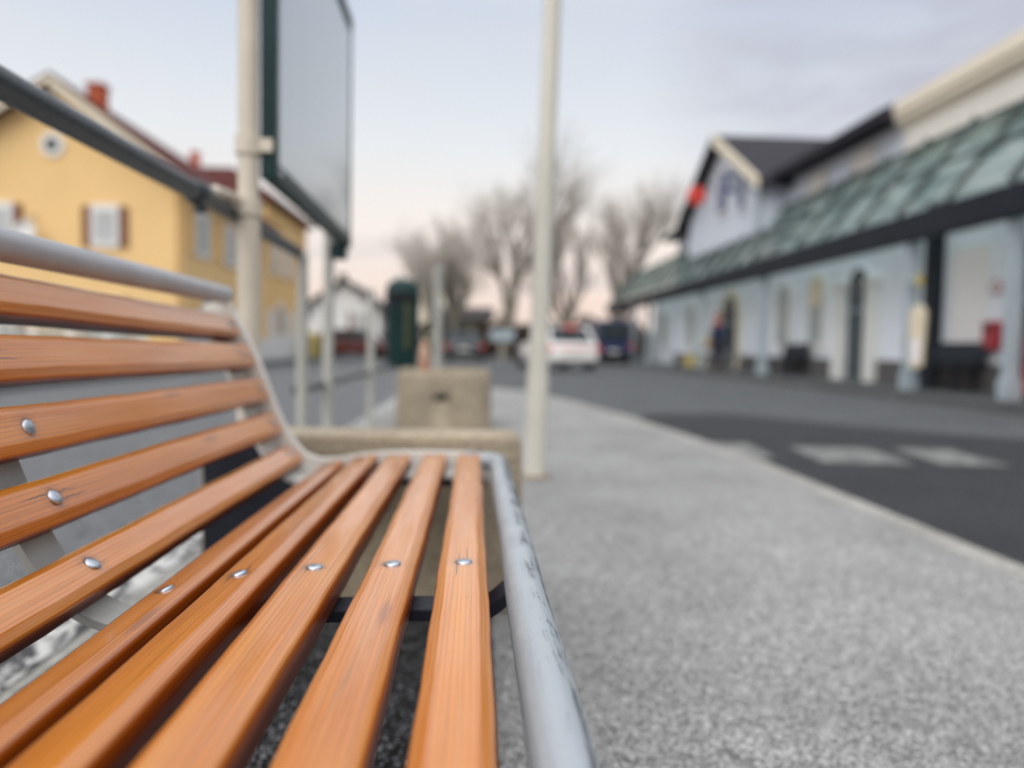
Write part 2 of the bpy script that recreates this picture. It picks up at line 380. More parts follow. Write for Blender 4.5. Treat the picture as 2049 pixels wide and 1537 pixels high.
def make_worn_paint():
    m, nt, b = new_mat('worn_white_line'); co = objc(nt)
    n = noise(nt, mapping(nt, co, (20, 7, 1)), 1, 7, .7, .5); e = ramp(nt, n.outputs[0], [(.47, 0.0), (.50, 1.0)])
    n2 = noise(nt, co, 90, 4); w = ramp(nt, n2.outputs[0], [(.3, (.38, .38, .37)), (.7, (.60, .60, .58))])
    L(nt, mix(nt, e.outputs[0], (.04, .04, .045), w.outputs[0]), b.inputs['Base Color']); b.inputs['Roughness'].default_value = .8
    bump(nt, e.outputs[0], b, .4, .003); return m
M['worn'] = make_worn_paint()
def make_bar_paint():
    m, nt, b = new_mat('road_paint'); co = objc(nt)
    n = noise(nt, co, 9, 6, .7); e = ramp(nt, n.outputs[0], [(.38, 0.1), (.62, 1.0)])
    L(nt, mix(nt, e.outputs[0], (.06, .065, .07), (.235, .235, .22)), b.inputs['Base Color']); b.inputs['Roughness'].default_value = .8; return m
M['bar'] = make_bar_paint()
# ------------------------------------------------------------------ the bench
bench = thing('park_bench', 'long bench of varnished orange wooden slats on a grey tube frame', 'bench', (-.25, .45, 0))
Y0, Y1 = -.78, 1.729
SL = [(-.010,.410,0), (-.0895,.4095,0), (-.172,.408,0), (-.2495,.404,-8), (-.3265,.388,-15),
      (-.409,.412,36), (-.4485,.481,58), (-.477,.556,66), (-.506,.633,68), (-.544,.698,63)]
TONE = [(1.0,.75),(.99,.8),(.97,.6),(.90,.15),(.84,.1),(1.0,.85),(.92,.10),(.97,.35),(1.0,.85),(1.0,1.0)]
BSH = [-.003,-.010,-.020,-.032,-.034,-.018,-.016,-.014,-.044,-.014]
BOLTY = (-.0275, .835, 1.706)
def make_slat(i, X, Z, th):
    rs = random.Random(100+i); kz = .014 if i == 9 else .002 if 5 < i else 0
    w, t, r, rb = .0275, .038, .0105, .005
    half = [(.004,0), (w-.0125,0), (w-.0116,0), (w-.0108,-.0002), (w-.0100,-.0006), (w-.0092,-.0011), (w-.0036,-.0046), (w-.0028,-.0052), (w-.0014,-.0067), (w-.0004,-.0086), (w,-.0104), (w,-.0116), (w,-.019), (w,-t+.006), (w-.0014,-t+.0014), (w-.005,-t)]
    sec = half + [(-a, b) for a, b in reversed(half)]
    d = Vector((math.cos(R(th)), 0, -math.sin(R(th)))); n = Vector((math.sin(R(th)), 0, math.cos(R(th))))
    ns = 90; rings = []; uvs = []
    ph = [rs.uniform(0, 6.28) for _ in range(6)]
    for j in range(ns+1):
        y = Y0 + (Y1-Y0)*j/ns
        ring = []
        end = min(1.0, (Y1-y)/.004 + .75) if j >= ns-1 else 1
        for k, (a, b) in enumerate(sec):
            side = 1 if a > 0 else -1
            wob = .0005*math.sin(y*9+ph[0]+side) + .00035*math.sin(y*31+ph[1]+2*side) + .0002*math.sin(y*77+ph[2]+side*3)
            aa = a + side*wob; bb = b + .0004*math.sin(y*6+ph[3])
            p = Vector((X, y, Z + kz*(Y1-y))) + d*aa + n*bb; ring.append(tuple(p)); uvs.append((y - BSH[i], aa - side*b))
        rings.append(ring)
    mb = MB(); mb.loft(rings)
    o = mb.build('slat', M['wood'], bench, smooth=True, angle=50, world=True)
    o.color = (*TONE[i], 0, 1); me = o.data; ul = me.uv_layers.new(name='UVMap')
    for lp in me.loops: ul.data[lp.index].uv = uvs[lp.vertex_index]
    for bi, by in enumerate(BOLTY):
        rx, ry, tilt = .0098, .0098, rs.uniform(-.0012, .0012)
        c = Vector((X, by + rs.uniform(-.002, .002) + (BSH[i] if bi != 2 else 0), Z + kz*(Y1-by))) + d*rs.uniform(-.0015, .0015)
        def disc(prof, nm, mat):
            vs = []; nn = 20
            for (rad, h) in prof:
                for k in range(nn):
                    a = 2*math.pi*k/nn
                    vs.append(tuple(c + d*(rad*math.cos(a)) + Vector((0,1,0))*(rad*math.sin(a)) + n*(h + tilt*math.cos(a)*rad/.0098)))
            mb = MB(); mb.loft([vs[q*nn:(q+1)*nn] for q in range(len(prof))]); return mb.build(nm, mat, o, smooth=True, angle=60)
        disc([(.0094,-.003),(.0094,.0003),(.0089,.0013),(.0074,.0022),(.0050,.0028),(.0024,.0031),(.0003,.0032)], 'bolt', M['steel' if bi != 2 else 'endbolt'])
    return o
for i, s_ in enumerate(SL): make_slat(i, *s_)

# surface profile of the bench (front to back), used by straps and end frames
PROF = [(.030,.400),(-.010,.410),(-.0895,.4095),(-.172,.408),(-.2485,.404),(-.3255,.388),(-.372,.389),(-.409,.412),(-.4485,.481),(-.477,.556),(-.506,.633),(-.544,.698),(-.566,.745)]
def smooth_path(P, it=3):
    for _ in range(it):
        Q = [P[0]]
        for a, b in zip(P, P[1:]):
            Q += [(a[0]*.75+b[0]*.25, a[1]*.75+b[1]*.25), (a[0]*.25+b[0]*.75, a[1]*.25+b[1]*.75)]
        Q.append(P[-1]); P = Q
    return P
def band(path, o0, o1, y0, y1):
    """ribbon that follows the profile between two offsets below the slat faces"""
    rings = []
    for i, p in enumerate(path):
        a = path[max(0, i-1)]; b = path[min(len(path)-1, i+1)]
        t = Vector((b[0]-a[0], b[1]-a[1])).normalized(); nn = Vector((t.y, -t.x))   # front-to-back path: left normal points up/front
        if nn.y < 0 and nn.x < 0: nn = -nn
        rings.append([(p[0]+nn.x*o, y, p[1]+nn.y*o) for o, y in ((o0,y0),(o0,y1),(o1,y1),(o1,y0))])
    return MB().loft(rings)
SP = smooth_path(PROF, 3)
seatP = [p for p in SP if p[0] > -.37]; backP = [p for p in SP if p[0] <= -.262]
for yc in (.818, -.0445):
    band(backP, -.0375, -.047, yc-.030, yc+.030).build('back_strap', M['strap'], bench, bevel=.0015)
    sb = [(.040,.385),(.024,.376)] + [(p[0], p[1]-.0) for p in SP if -.40 < p[0] < .012]
    pts = [(.052,.392),(.030,.372),(.014,.360)] + [(x, z-.048) for (x, z) in [(q[0], q[1]) for q in SP if -.295 < q[0] < .0][::1]]
    b2 = MB(); rings = []
    for i, p in enumerate(pts):
        a = pts[max(0, i-1)]; b = pts[min(len(pts)-1, i+1)]
        t = Vector((b[0]-a[0], b[1]-a[1])).normalized(); nn = Vector((t.y, -t.x))
        if nn.y < 0: nn = -nn
        rings.append([(p[0]+nn.x*o, y, p[1]+nn.y*o) for o, y in ((.0065,yc-.024),(.0065,yc+.024),(-.0065,yc+.024),(-.0065,yc-.024))])
    b2.loft(rings).build('seat_brace', M['darksteel'], bench, bevel=.0015)

# end frames: raised rim beyond the slat ends and a flange the slats are bolted to
RIM = smooth_path([(.050,.394),(.020,.402),(-.06,.408),(-.172,.407),(-.2485,.403),(-.320,.388),(-.372,.389),(-.409,.415),(-.4485,.483),(-.477,.558),(-.506,.635),(-.544,.700),(-.572,.760)], 3)
for sgn, ye in ((1, 1.736), (-1, -.787)):
    a, b = (ye, ye+.030) if sgn > 0 else (ye-.030, ye)
    f = band(RIM, .004, -.052, a, b).build('end_frame', M['cast'], bench, smooth=False, bevel=.004)
    a, b = (ye-.085, ye+.004) if sgn > 0 else (ye-.004, ye+.085)
    band(SP, -.0378, -.047, a, b).build('flange', M['cast'], f, bevel=.0015)
    # dark leg plate under the rear of the end frame
    y_ = ye+.034 if sgn > 0 else ye-.074
    MB().box(-.632, -.385, y_, y_+.04, -.03, .335).prism([(-.632,.335),(-.385,.335),(-.42,.375),(-.46,.42),(-.632,.42)], y_, y_+.04).build('leg', M['darksteel'], bench, bevel=.004)
    MB().box(-.30, .03, y_-.05, y_+.0, .335, .352).build('cross_bar', M['darksteel'], bench, bevel=.002)
# front tube with rounded corner returning into the end frames; back tube
ft = []
tx, tz, tr = .0590, .388, .0218
y = Y0+.0
ft += [(-.02, -.800, tz+.004), (.022, -.800, tz+.002)] + [(tx-.036+.036*math.sin(R(t)), -.764-.036*math.cos(R(t)), tz) for t in range(0, 91, 15)]
for k in range(1, 40): ft.append((tx + .0006*math.sin(k*.7), -.764 + (1.716+.764)*k/40, tz))
ft += [(tx-.036+.036*math.cos(R(t)), 1.716+.036*math.sin(R(t)), tz) for t in range(0, 91, 15)] + [(-.02, 1.752, tz+.004)]
MB().tube(ft, tr, 28).build('front_tube', M['tube'], bench, smooth=True)
MB().tube([(-.564, Y0-.03+k*.2525, .764) for k in range(11)], .0205, 26).build('back_tube', M['railtube'], bench, smooth=True)

# the whole bench leans very slightly along its length, like the pavement under it
BT = .0075
bench.rotation_euler = (-BT, 0, 0); bench.location.z = BT*(1.729-.45)

# washed-concrete block behind the far end of the bench, with its step towards the leg
MB().prism([(-.655,0),(.128,0),(.118,.425),(.106,.440),(-.640,.440),(-.655,.425)], 1.822, 1.985).build('concrete_footing', M['conc'], None, bevel=.012)
cf = bpy.data.objects['concrete_footing']; tag(cf, 'beige washed concrete block standing just behind the far end of the bench', 'concrete block')

# ------------------------------------------------------------------ ground
def sheet(name, poly, z, mat, label=None):
    o = MB().add([(x, y, z) for x, y in poly], [tuple(range(len(poly)))]).build(name, mat); tag(o, label, kind='structure'); return o
RZ = -.11
sheet('ground', [(-400,-300),(400,-300),(400,600),(-400,600)], RZ-.02, M['lroad'])
sheet('road', [(-7.0,-60),(7.35,-60),(7.35,140),(-7.0,140)], RZ, M['road'])
sheet('side_road', [(-7.0,-60),(-.98,-60),(-.98,10.5),(-1.6,40),(-7.0,40)], RZ+.004, M['lroad'])
sheet('asphalt_patch', [(1.79,-8),(1.79,5.2),(1.60,7.2),(2.0,8.7),(3.0,8.9),(3.9,7.7),(5.2,6.35),(5.2,-8)], RZ+.004, M['patch'])
# traffic island the bench stands on: slab with a kerb round it
def island(inset, z0, z1):
    right = [(1.75,-20),(1.75,4.4),(1.68,5.6),(1.52,7.2),(1.20,9.3),(.80,11.0),(.45,11.7),(-.1,12.1),(-.6,12.0),(-.86,11.4)]
    left = [(-.96,10.6),(-.97,4),(-.97,-20)]
    pr = []
    pts = right + left
    for (x, y) in pts:
        cx = .35
        s = (abs(x-cx)-inset)/max(abs(x-cx), .3)
        pr.append((cx+(x-cx)*max(s, .1), y - (inset if y > 11.2 else 0)))
    return pr
ki = island(0, 0, 0); ii = island(.13, 0, 0)
mb = MB(); n_ = len(ki)
mb.loft([[(x, y, RZ-.05) for x, y in ki], [(x, y, -.012) for x, y in ki], [(cx_*.985+.35*.015, y, .001) for cx_, y in ki], [(x, y, .001) for x, y in ii], [(x, y, -.03) for x, y in ii]], cap=False)
tag(mb.build('kerb', M['kerb'], None), kind='structure')
sheet('pavement', [(x, y) for x, y in ii], -.001, M['pave'])
sheet('bench_shade', [(-.80,-1.0),(.04,-1.0),(.045,.6),(.05,1.84),(-.80,1.84)], .0035, M['benchshade'])  # dark sheet painting the shade under the bench, with pale asphalt chips
sheet('painted_edge', [(-.985,-20),(-.868,-20),(-.868,9.5),(-.985,9.5)], .0045, M['worn'])
# road marking bars
for k, (xs, ys) in enumerate(((2.0, 5.63), (2.78, 5.42), (3.52, 5.38))):
    w = (.40, .62, .44)[k]
    o = sheet('road_marking', [(xs-.05-w*.5, ys-.38),(xs-.05+w*.5, ys-.44),(xs+.05+w*.5, ys+.38),(xs+.05-w*.5, ys+.44)], RZ+.008, M['bar'])
# raised pavements of the station and of the houses
def slab(name, x0, x1, y0, y1, z, mat):
    tag(MB().box(x0, x1, y0, y1, RZ-.06, z).build(name, mat, None, bevel=.02), kind='structure')
slab('station_pavement', 7.15, 30, -40, 47, .0, M['road'])
slab('house_pavement', -40, -6.6, -20, 62, .02, M['lroad'])
for q in range(5):
    px_, py_ = rnd.uniform(-.86,-.80), 1.75+rnd.uniform(-.12,.35)
# ------------------------------------------------------------------ railing, poles, sign case
rl = thing('pedestrian_railing', 'dark slate pedestrian railing with grey posts behind the bench', 'railing', (-.68, 1.0, 0))
def rail_piece(y0, y1, z0, z1, r, nm='top_rail', mat='railgreen'):
    return MB().tube([(-.68, y0+(y1-y0)*k/8, z0+(z1-z0)*k/8) for k in range(9)], r, 18).build(nm, M[mat], rl, smooth=True)
a = rail_piece(-1.3, 1.93, 1.024, 1.020, .0235)
MB().lathe([(.029,1.86),(.031,1.87),(.031,1.925),(.027,1.935)], (-.68,0,1.020), 18, 'y').lathe([(.016,-.045),(.016,-.02)], (-.68,1.90,1.02), 12, 'z').build('end_collar', M['railgreen'], a, smooth=True)
rail_piece(1.93, 2.93, 1.020, 1.004, .0215)
for (yy, zt) in ((2.91,.985), (4.82,1.0), (6.62,1.25), (8.6,1.0), (-1.25,1.02)):
    MB().tube([(-.66, yy, 0), (-.66, yy, zt*.5), (-.66, yy, zt)], .022, 16).sphere((-.66, yy, zt), .024, 14, 8, (1,1,.6)).build('post', M['post'], rl, smooth=True)
rail_piece(2.91, 4.82, .475, .475, .020, 'lower_rail')
rail_piece(4.82, 8.6, .475, .475, .018, 'lower_rail')
rail_piece(4.82, 8.6, .95, .95, .018)

def clamp(mb, x, y, z, r):
    mb.lathe([(r+.001,-.028),(r+.007,-.026),(r+.007,.026),(r+.001,.028)], (x,y,z), 20)
    mb.box(x+r-.002, x+r+.040, y-.014, y+.014, z-.018, z+.018)
sp = thing('sign_pole', 'tall cream grey steel pole behind the bench back carrying the sign case', 'pole', (-.639, 2.15, 0))
MB().tube([(-.639+.0012*k, 2.15, z) for k, z in enumerate((0, .3, .7, 1.0))], .031, 22).tube([(-.637, 2.15, .98), (-.637, 2.15, 1.5), (-.636, 2.15, 2.6)], .0285, 22).build('tube', M['pole'], sp, smooth=True)
mb = MB(); clamp(mb, -.637, 2.15, 1.205, .0285); mb.build('sign_clamp', M['pole'], sp, smooth=True, angle=30)
mb = MB(); mb.lathe([(.030,-.026),(.037,-.024),(.037,.024),(.030,.026)], (-.638,2.15,1.035), 20); mb.tube([(-.655,2.14,1.05),(-.668,2.06,1.052),(-.674,2.0,1.046)], .014, 14); mb.sphere((-.674,1.995,1.046), .017, 12, 8); mb.build('rail_clamp', M['pole'], sp, smooth=True, angle=30)

sc_ = thing('sign_case', 'pale glazed notice case in a dark green frame hung between two poles', 'sign', (-.58, 2.8, 1.13))
MB().prism([(2.145,1.115),(2.185,1.115),(2.185,2.12),(2.145,2.12)], -.604, -.560, 'x').prism([(2.185,1.115),(3.43,1.090),(3.43,1.140),(2.185,1.165)], -.604, -.560, 'x').prism([(3.43,1.090),(3.452,1.090),(3.452,2.095),(3.43,2.095)], -.596, -.566, 'x').prism([(2.185,2.065),(3.43,2.045),(3.43,2.095),(2.185,2.12)], -.604, -.560, 'x').build('frame', M['green'], sc_, bevel=.004)
MB().prism([(2.186,1.166),(3.429,1.141),(3.429,2.044),(2.186,2.064)], -.592, -.570, 'x').build('pane', M['caseglass'], sc_)
MB().box(-.64, -.57, 3.33, 3.40, 1.03, 1.10).build('bracket', M['green'], sc_, bevel=.006)
MB().box(-.562, -.553, 2.172, 2.198, 1.128, 1.148).build('lock', M['steel'], sc_, bevel=.003)
MB().tube([(-.65, 3.37, 0), (-.65, 3.37, .6), (-.65, 3.37, 2.15)], .0235, 18).build('sign_post', M['post'], None, smooth=True)
tag(bpy.data.objects['sign_post'], 'thin grey post under the far edge of the green sign case', 'post')

lp = thing('lamp_post', 'tall slightly leaning cream pole on the pavement beyond the bench seat', 'pole', (.311, 3.76, 0))
MB().tube([(.311,3.76,0), (.320,3.76,.5), (.3215,3.76,.62), (.355,3.76,2.36), (.40,3.76,4.6), (.425,3.76,6.0)], [.056,.0545,.047,.044,.041,.038], 24).build('shaft', M['pole2'], lp, smooth=True)
MB().lathe([(.085,0),(.085,.012),(.064,.02)], (.311,3.76,.001), 24).build('base_plate', M['conc2'], lp, smooth=True, angle=30)

# litter bin on a railing post
lb = thing('litter_bin', 'dark green hooded litter bin hanging on the railing beyond the sign', 'litter bin', (-.632, 6.6, .45))
rings = []
def rr(w, d, z, n=28, yc=6.6, xc=-.632, p=.55):
    out = []
    for k in range(n):
        a = 2*math.pi*k/n; c, s = math.cos(a), math.sin(a)
        out.append((xc + w*math.copysign(abs(c)**p, c), yc + d*math.copysign(abs(s)**p, s), z))
    return out
MB().loft([rr(.10,.10,.455), rr(.128,.125,.465), rr(.137,.133,.62), rr(.142,.14,.95), rr(.143,.141,1.02)]).build('body', M['green'], lb, smooth=True)
MB().loft([rr(.148,.146,1.0), rr(.149,.147,1.09), rr(.140,.138,1.15), rr(.115,.112,1.20), rr(.07,.07,1.225), rr(.01,.01,1.232)]).build('hood', M['green'], lb, smooth=True)
MB().box(-.725,-.54,6.448,6.452,1.02,1.10).build('opening', M['black'], lb)
MB().prism([(-.600,.62),(-.560,.62),(-.560,1.05),(-.600,1.05)], 6.452, 6.4605).build('reflection_strip', M['olive'], lb)  # added strip that paints a faint olive reflection on the bin front

# concrete planter block
cp = thing('concrete_planter', 'squat beige concrete planter with a dark lifting slot at the end of the railing', 'planter', (-.24, 5.95, 0))
def rp(w, z, y0, y1, r=.11):
    pts = []
    for (cx, cy, a0) in ((w-r, y1-r, 0), (-w+r, y1-r, 90), (-w+r, y0+r, 180), (w-r, y0+r, 270)):
        for k in range(5):
            a = R(a0+22.5*k); pts.append((-.238+cx+r*math.cos(a), cy+r*math.sin(a), z))
    return pts
MB().loft([rp(.372,0,5.78,6.5), rp(.372,.2,5.785,6.5), rp(.366,.43,5.80,6.48), rp(.352,.462,5.815,6.465), rp(.33,.468,5.835,6.445), rp(.30,.466,5.87,6.41), rp(.29,.41,5.88,6.40)]).build('body', M['conc2'], cp, smooth=True, angle=50)
MB().box(-.31,-.20,5.772,5.79,.235,.285).build('slot', M['black'], cp)
MB().prism([(-.325,0),(-.19,0),(-.205,.225),(-.31,.225)], 5.774, 5.80).build('foot_pad', M['conc3'], cp, bevel=.006)
MB().loft([rp(.285,.40,5.885,6.395), rp(.285,.43,5.885,6.395)]).build('soil', M['hedge'], cp)
bt = thing('plastic_bottle', 'small pale orange bottle standing on the concrete planter', 'bottle', (-.39, 5.86, .466))
MB().lathe([(.035,.0),(.042,.004),(.042,.06),(.040,.075)], (-.39,5.86,.4675), 18).build('base', M['orangeobj2'], bt, smooth=True)
MB().lathe([(.039,.075),(.040,.13),(.036,.165),(.022,.195),(.017,.205),(.017,.235),(.004,.238)], (-.39,5.86,.4675), 18).build('body', M['orangeobj'], bt, smooth=True)
#PART3
# ------------------------------------------------------------------ station building on the right
st = thing('station_building', 'long pale blue station building with glazed canopy, gable and dark roof', 'station', (9.0, 20.0, 0))
MB().box(9.0, 17, 15.6, 33.4, 0, 4.75).build('lower_wall', M['bluewall'], st)
MB().box(9.02, 17, 15.62, 33.38, 4.75, 5.75).build('upper_wall', M['greywall'], st)
MB().box(8.97, 17.03, -3.0, 15.6, 0, 5.5).build('cream_wall', M['palecream'], st)
MB().box(8.95, 8.969, -3.0, 15.58, 0.0, 4.55).build('ground_floor_wall', M['bluewall'], st)
MB().prism([(8.97,5.36),(8.90,5.42),(8.80,5.50),(8.80,5.62),(8.74,5.65),(8.74,5.92),(17.2,5.92),(17.2,5.36)], -3.2, 15.68).build('cornice', M['cornice'], st)
MB().box(8.9, 8.949, -3, 15.55, 0, .50).box(8.94, 8.999, 15.62, 33.35, 0, .50).build('plinth', M['plinth'], st)
MB().box(9.1, 16.5, 33.4, 38.0, 0, 3.6).build('end_wall', M['bluewall'], st)
# main roof (dark eaves, hipped) and the cross gable
MB().loft([[(8.45,15.7,5.56),(17.6,15.7,5.56),(17.6,34.2,5.56),(8.45,34.2,5.56)], [(8.45,15.7,5.78),(17.6,15.7,5.78),(17.6,34.2,5.78),(8.45,34.2,5.78)], [(12.9,15.7,8.1),(13.1,15.7,8.1),(13.1,30,8.1),(12.9,30,8.1)]]).build('roof', M['darkroof'], st)
gy0, gy1, gm, gx = 21.7, 29.3, 25.5, 8.35
MB().prism([(gy0,4.2),(gy1,4.2),(gy1,5.62),(gm,7.70),(gy0,5.62)], gx, 10.0, 'x').build('gable_wall', M['greywall'], st)
gr = MB()
gr.prism([(gm,7.72),(gy0-.5,5.36),(gy0-.5,5.56),(gm,7.95)], gx-.35, 12.9, 'x').prism([(gm,7.72),(gm,7.95),(gy1+.5,5.56),(gy1+.5,5.36)], gx-.35, 12.9, 'x')
g_ = gr.build('gable_roof', M['darkroof'], st)
MB().prism([(gm,7.64),(gy0-.5,5.28),(gy0-.5,5.60),(gm,7.99)], gx-.42, gx-.352, 'x').build('verge_board', M['cream'], g_)
MB().prism([(gm,7.64),(gm,7.99),(gy1+.5,5.60),(gy1+.5,5.28)], gx-.42, gx-.352, 'x').build('verge_board', M['beam'], g_)
MB().box(gx-.12, gx-.002, gy0+.002, gy0+.35, 4.2, 5.6).build('corner_strip', M['bluegrey'], st)

def arch_poly(yc, w, z0, z1, k=8):
    r = w/2; p = [(yc-r, z0), (yc+r, z0)]
    return p + [(yc + r*math.cos(math.pi*i/k), z1 - r + r*math.sin(math.pi*i/k)) for i in range(k+1)]
def wall_opening(nm, xw, yc, w, z0, z1, parent, fm='cream', pm='darkglass', arch=True, fr=.16, mull=True):
    mk = arch_poly if arch else (lambda yc, w, z0, z1: [(yc-w/2,z0),(yc+w/2,z0),(yc+w/2,z1),(yc-w/2,z1)])
    f = MB().prism(mk(yc, w+2*fr, z0-(fr if z0 > .1 else 0), z1+fr), xw-.07, xw-.002, 'x').build(nm, M[fm], parent)
    p = MB().prism(mk(yc, w, z0+.01, z1), xw-.082, xw-.0705, 'x').build('pane', M[pm], f)
    if mull: MB().box(xw-.10, xw-.083, yc-.03, yc+.03, z0+.02, z1-.02).box(xw-.098, xw-.0835, yc-w/2+.02, yc+w/2-.02, z0+(z1-z0)*.62, z0+(z1-z0)*.62+.05).build('mullion', M['bluegrey'], f)
    return f
wall_opening('door', 9.0, 26.1, 1.5, .0, 2.55, st, 'cream', 'darkglass', fr=.30)
wall_opening('window', 9.0, 21.45, .75, .85, 2.55, st, 'white', 'glass', fr=.16)
w_ = wall_opening('window', 9.0, 19.35, .72, .85, 2.55, st, 'white', 'glass', fr=.16)
MB().box(8.86, 8.90, 19.0, 19.65, 1.85, 2.6).build('blind', M['creamsign'], w_)
wall_opening('door', 9.0, 17.2, .85, .0, 2.62, st, 'bluewall', 'darkglass', fr=.10)
for yy in (16.45, 17.95): MB().box(8.78, 8.998, yy-.17, yy+.17, 0, 2.2).box(8.76, 8.998, yy-.21, yy+.21, 2.2, 2.34).build('pilaster', M['white'], st, bevel=.02)
wall_opening('door', 8.95, 11.2, 1.7, .0, 2.5, st, 'bluegrey', 'darkglass', arch=False, fr=.12)
wall_opening('window', 9.0, 30.8, .9, .85, 2.5, st, 'white', 'glass', fr=.16)
wall_opening('window', 9.1, 35.7, 1.0, .9, 2.5, st, 'white', 'glass', fr=.16)
for yy in (17.3, 19.6): wall_opening('window', 9.02, yy, .8, 4.72, 5.30, st, 'greywall2', 'greywall2', arch=False, fr=.1, mull=False)
wall_opening('window', gx, 25.25, .9, 5.3, 6.7, st, 'white', 'signblue', fr=.12)
wall_opening('window', gx, 23.35, .62, 5.1, 6.1, st, 'white', 'signblue', fr=.08)
MB().box(8.78, 8.949, 13.98, 14.40, 0, 3.6).build('downpipe_casing', M['beam'], st, bevel=.02)
# canopy
ca = MB().prism([(7.55,2.66),(7.72,2.62),(7.72,3.02),(7.50,3.08)], -3, 43.0).build('canopy_beam', M['beam'], st)
MB().box(7.72, 8.93, 42.9, 43.0, 2.64, 2.9).build('end_beam', M['beam'], ca)
MB().add([(7.52,-3,3.10),(7.52,43,3.10),(8.94,43,4.86),(8.94,-3,4.86)], [(0,1,2,3)]).build('canopy_glazing', M['canopy'], st)
k = 0
yy = -2.4
while yy < 43:
    MB().prism([(7.58,3.10),(7.50,3.18),(8.88,4.93),(8.94,4.82)], yy-.03, yy+.03).build('rafter', M['rib'], ca)
    yy += 1.42
for f in (.52, .97):
    x_, z_ = 7.52+1.42*f, 3.10+1.76*f
    MB().box(x_-.03, x_+.03, -3, 43, z_-.03, z_+.04).build('purlin', M['rib'], ca)
for yy in (36.5, 33.5, 25.6, 20.0, 13.1, 10.55, 4.5):
    MB().box(7.71, 7.89, yy-.09, yy+.09, .0, 2.66).box(7.68, 7.92, yy-.12, yy+.12, 0, .30).build('canopy_post', M['bluegrey'], st, bevel=.015)

# things on and in front of the station
t = thing('wall_poster', 'tall white poster board on the pale blue station wall', 'poster', (8.94, 13.35, .57))
MB().box(8.90, 8.948, 12.72, 13.70, .57, 2.62).build('frame', M['white'], t, bevel=.006); MB().box(8.893, 8.8995, 12.78, 13.64, .64, 2.55).build('sheet', M['paper'], t)
t = thing('wall_box', 'dark red box mounted low on the station wall beside the white poster', 'wall box', (8.87, 12.55, .75))
MB().box(8.80, 8.948, 12.30, 12.66, .74, 1.24).build('body', M['crimson'], t, bevel=.03); MB().box(8.788, 8.799, 12.36, 12.60, 1.10, 1.16).build('slot', M['black'], t)
t = thing('wall_notice', 'small round red notice high on the wall above the red box', 'notice', (8.94, 12.52, 1.82))
MB().lathe([(.12,-.03),(.12,0)], (8.947,12.52,1.82), 18, 'x').build('disc', M['crimson'], t); MB().lathe([(.085,-.035),(.085,-.031)], (8.947,12.52,1.82), 18, 'x').build('centre', M['white'], t)
t = thing('red_cabinet', 'bright red cabinet at the right edge under the canopy', 'cabinet', (8.3, 10.2, 0))
MB().box(7.97, 8.7, 9.6, 10.53, .06, .96).build('body', M['red'], t, bevel=.05); MB().box(7.958, 7.969, 9.75, 10.4, .55, .80).build('panel', M['darkglass'], t); MB().box(8.0, 8.66, 9.66, 10.46, .001, .06).build('base', M['black'], t)
t = thing('notice_board', 'narrow cream board with rounded top tied to a canopy post', 'notice board', (7.83, 12.85, .35))
bc = 12.62
MB().prism([(bc-.17,.45),(bc,.38),(bc+.17,.45),(bc+.22,1.2)] + [(bc+.22*math.cos(math.pi*i/8), 1.32+.18*math.sin(math.pi*i/8)) for i in range(9)] + [(bc-.22,1.2)], 7.60, 7.66, 'x').build('board', M['creamsign'], t, bevel=.008)
MB().prism([(bc-.14,.50),(bc+.14,.50),(bc+.17,.90),(bc-.17,.90)], 7.592, 7.599, 'x').build('sheet', M['paper'], t)
MB().box(7.66, 7.72, 12.6, 13.05, .9, .98).build('bracket', M['bluegrey'], t)
t = thing('yellow_sign', 'small yellow sign plate near the top of the dark casing under the canopy', 'sign', (7.8, 12.95, 1.9))
MB().box(7.64, 7.70, 12.62, 12.78, 1.84, 2.02).build('plate', M['yellowobj'], t, bevel=.006); MB().box(7.66, 7.70, 12.78, 13.06, 1.90, 1.94).build('arm', M['bluegrey'], t)
t = thing('station_sign', 'round red sign hanging from the far slope of the station gable', 'sign', (7.95, 26.5, 6.1))
MB().lathe([(.30,-.07),(.34,-.04),(.34,.04),(.30,.07)], (7.75,26.5,6.1), 26, 'y').build('disc', M['signred'], t, smooth=True, angle=50)
MB().box(7.75, gx, 26.46, 26.54, 6.40, 6.46).build('arm', M['beam'], t)
t = thing('platform_sign', 'small blue sign projecting from the gable wall near the red round sign', 'sign', (8.1, 24.6, 5.6))
MB().box(7.98, 8.30, 24.02, 24.08, 5.75, 6.35).build('plate', M['signblue2'], t, bevel=.02); MB().box(8.04, 8.24, 24.008, 24.0195, 5.92, 6.18).build('pictogram', M['white'], t); MB().box(8.28, gx, 24.03, 24.07, 6.2, 6.26).build('arm', M['beam'], t)
def metal_bench(name, label, x, yc, ln):
    t = thing(name, label, 'bench', (x, yc, 0))
    MB().box(x-.22, x+.20, yc-ln/2, yc+ln/2, .42, .47).build('seat', M['beam'], t, bevel=.01)
    MB().prism([(x+.20,.50),(x+.25,.50),(x+.34,.86),(x+.30,.88)], yc-ln/2, yc+ln/2).build('backrest', M['beam'], t, bevel=.01)
    for s in (-1, 1):
        y = yc + s*(ln/2-.15)
        MB().box(x-.20, x-.14, y-.03, y+.03, 0, .42).build('leg', M['beam'], t); MB().box(x+.14, x+.20, y-.03, y+.03, 0, .42).box(x+.18, x+.24, y-.03, y+.03, .3, .6).build('leg', M['beam'], t)
metal_bench('waiting_bench', 'dark metal bench standing against the plinth between two station windows', 8.55, 20.25, 1.5)
metal_bench('waiting_bench', 'dark metal bench under the white poster on the station wall', 8.52, 13.2, 1.4)
t = thing('grit_bin', 'low dull yellow grit bin at the far end of the station wall', 'grit bin', (8.3, 27.9, 0))
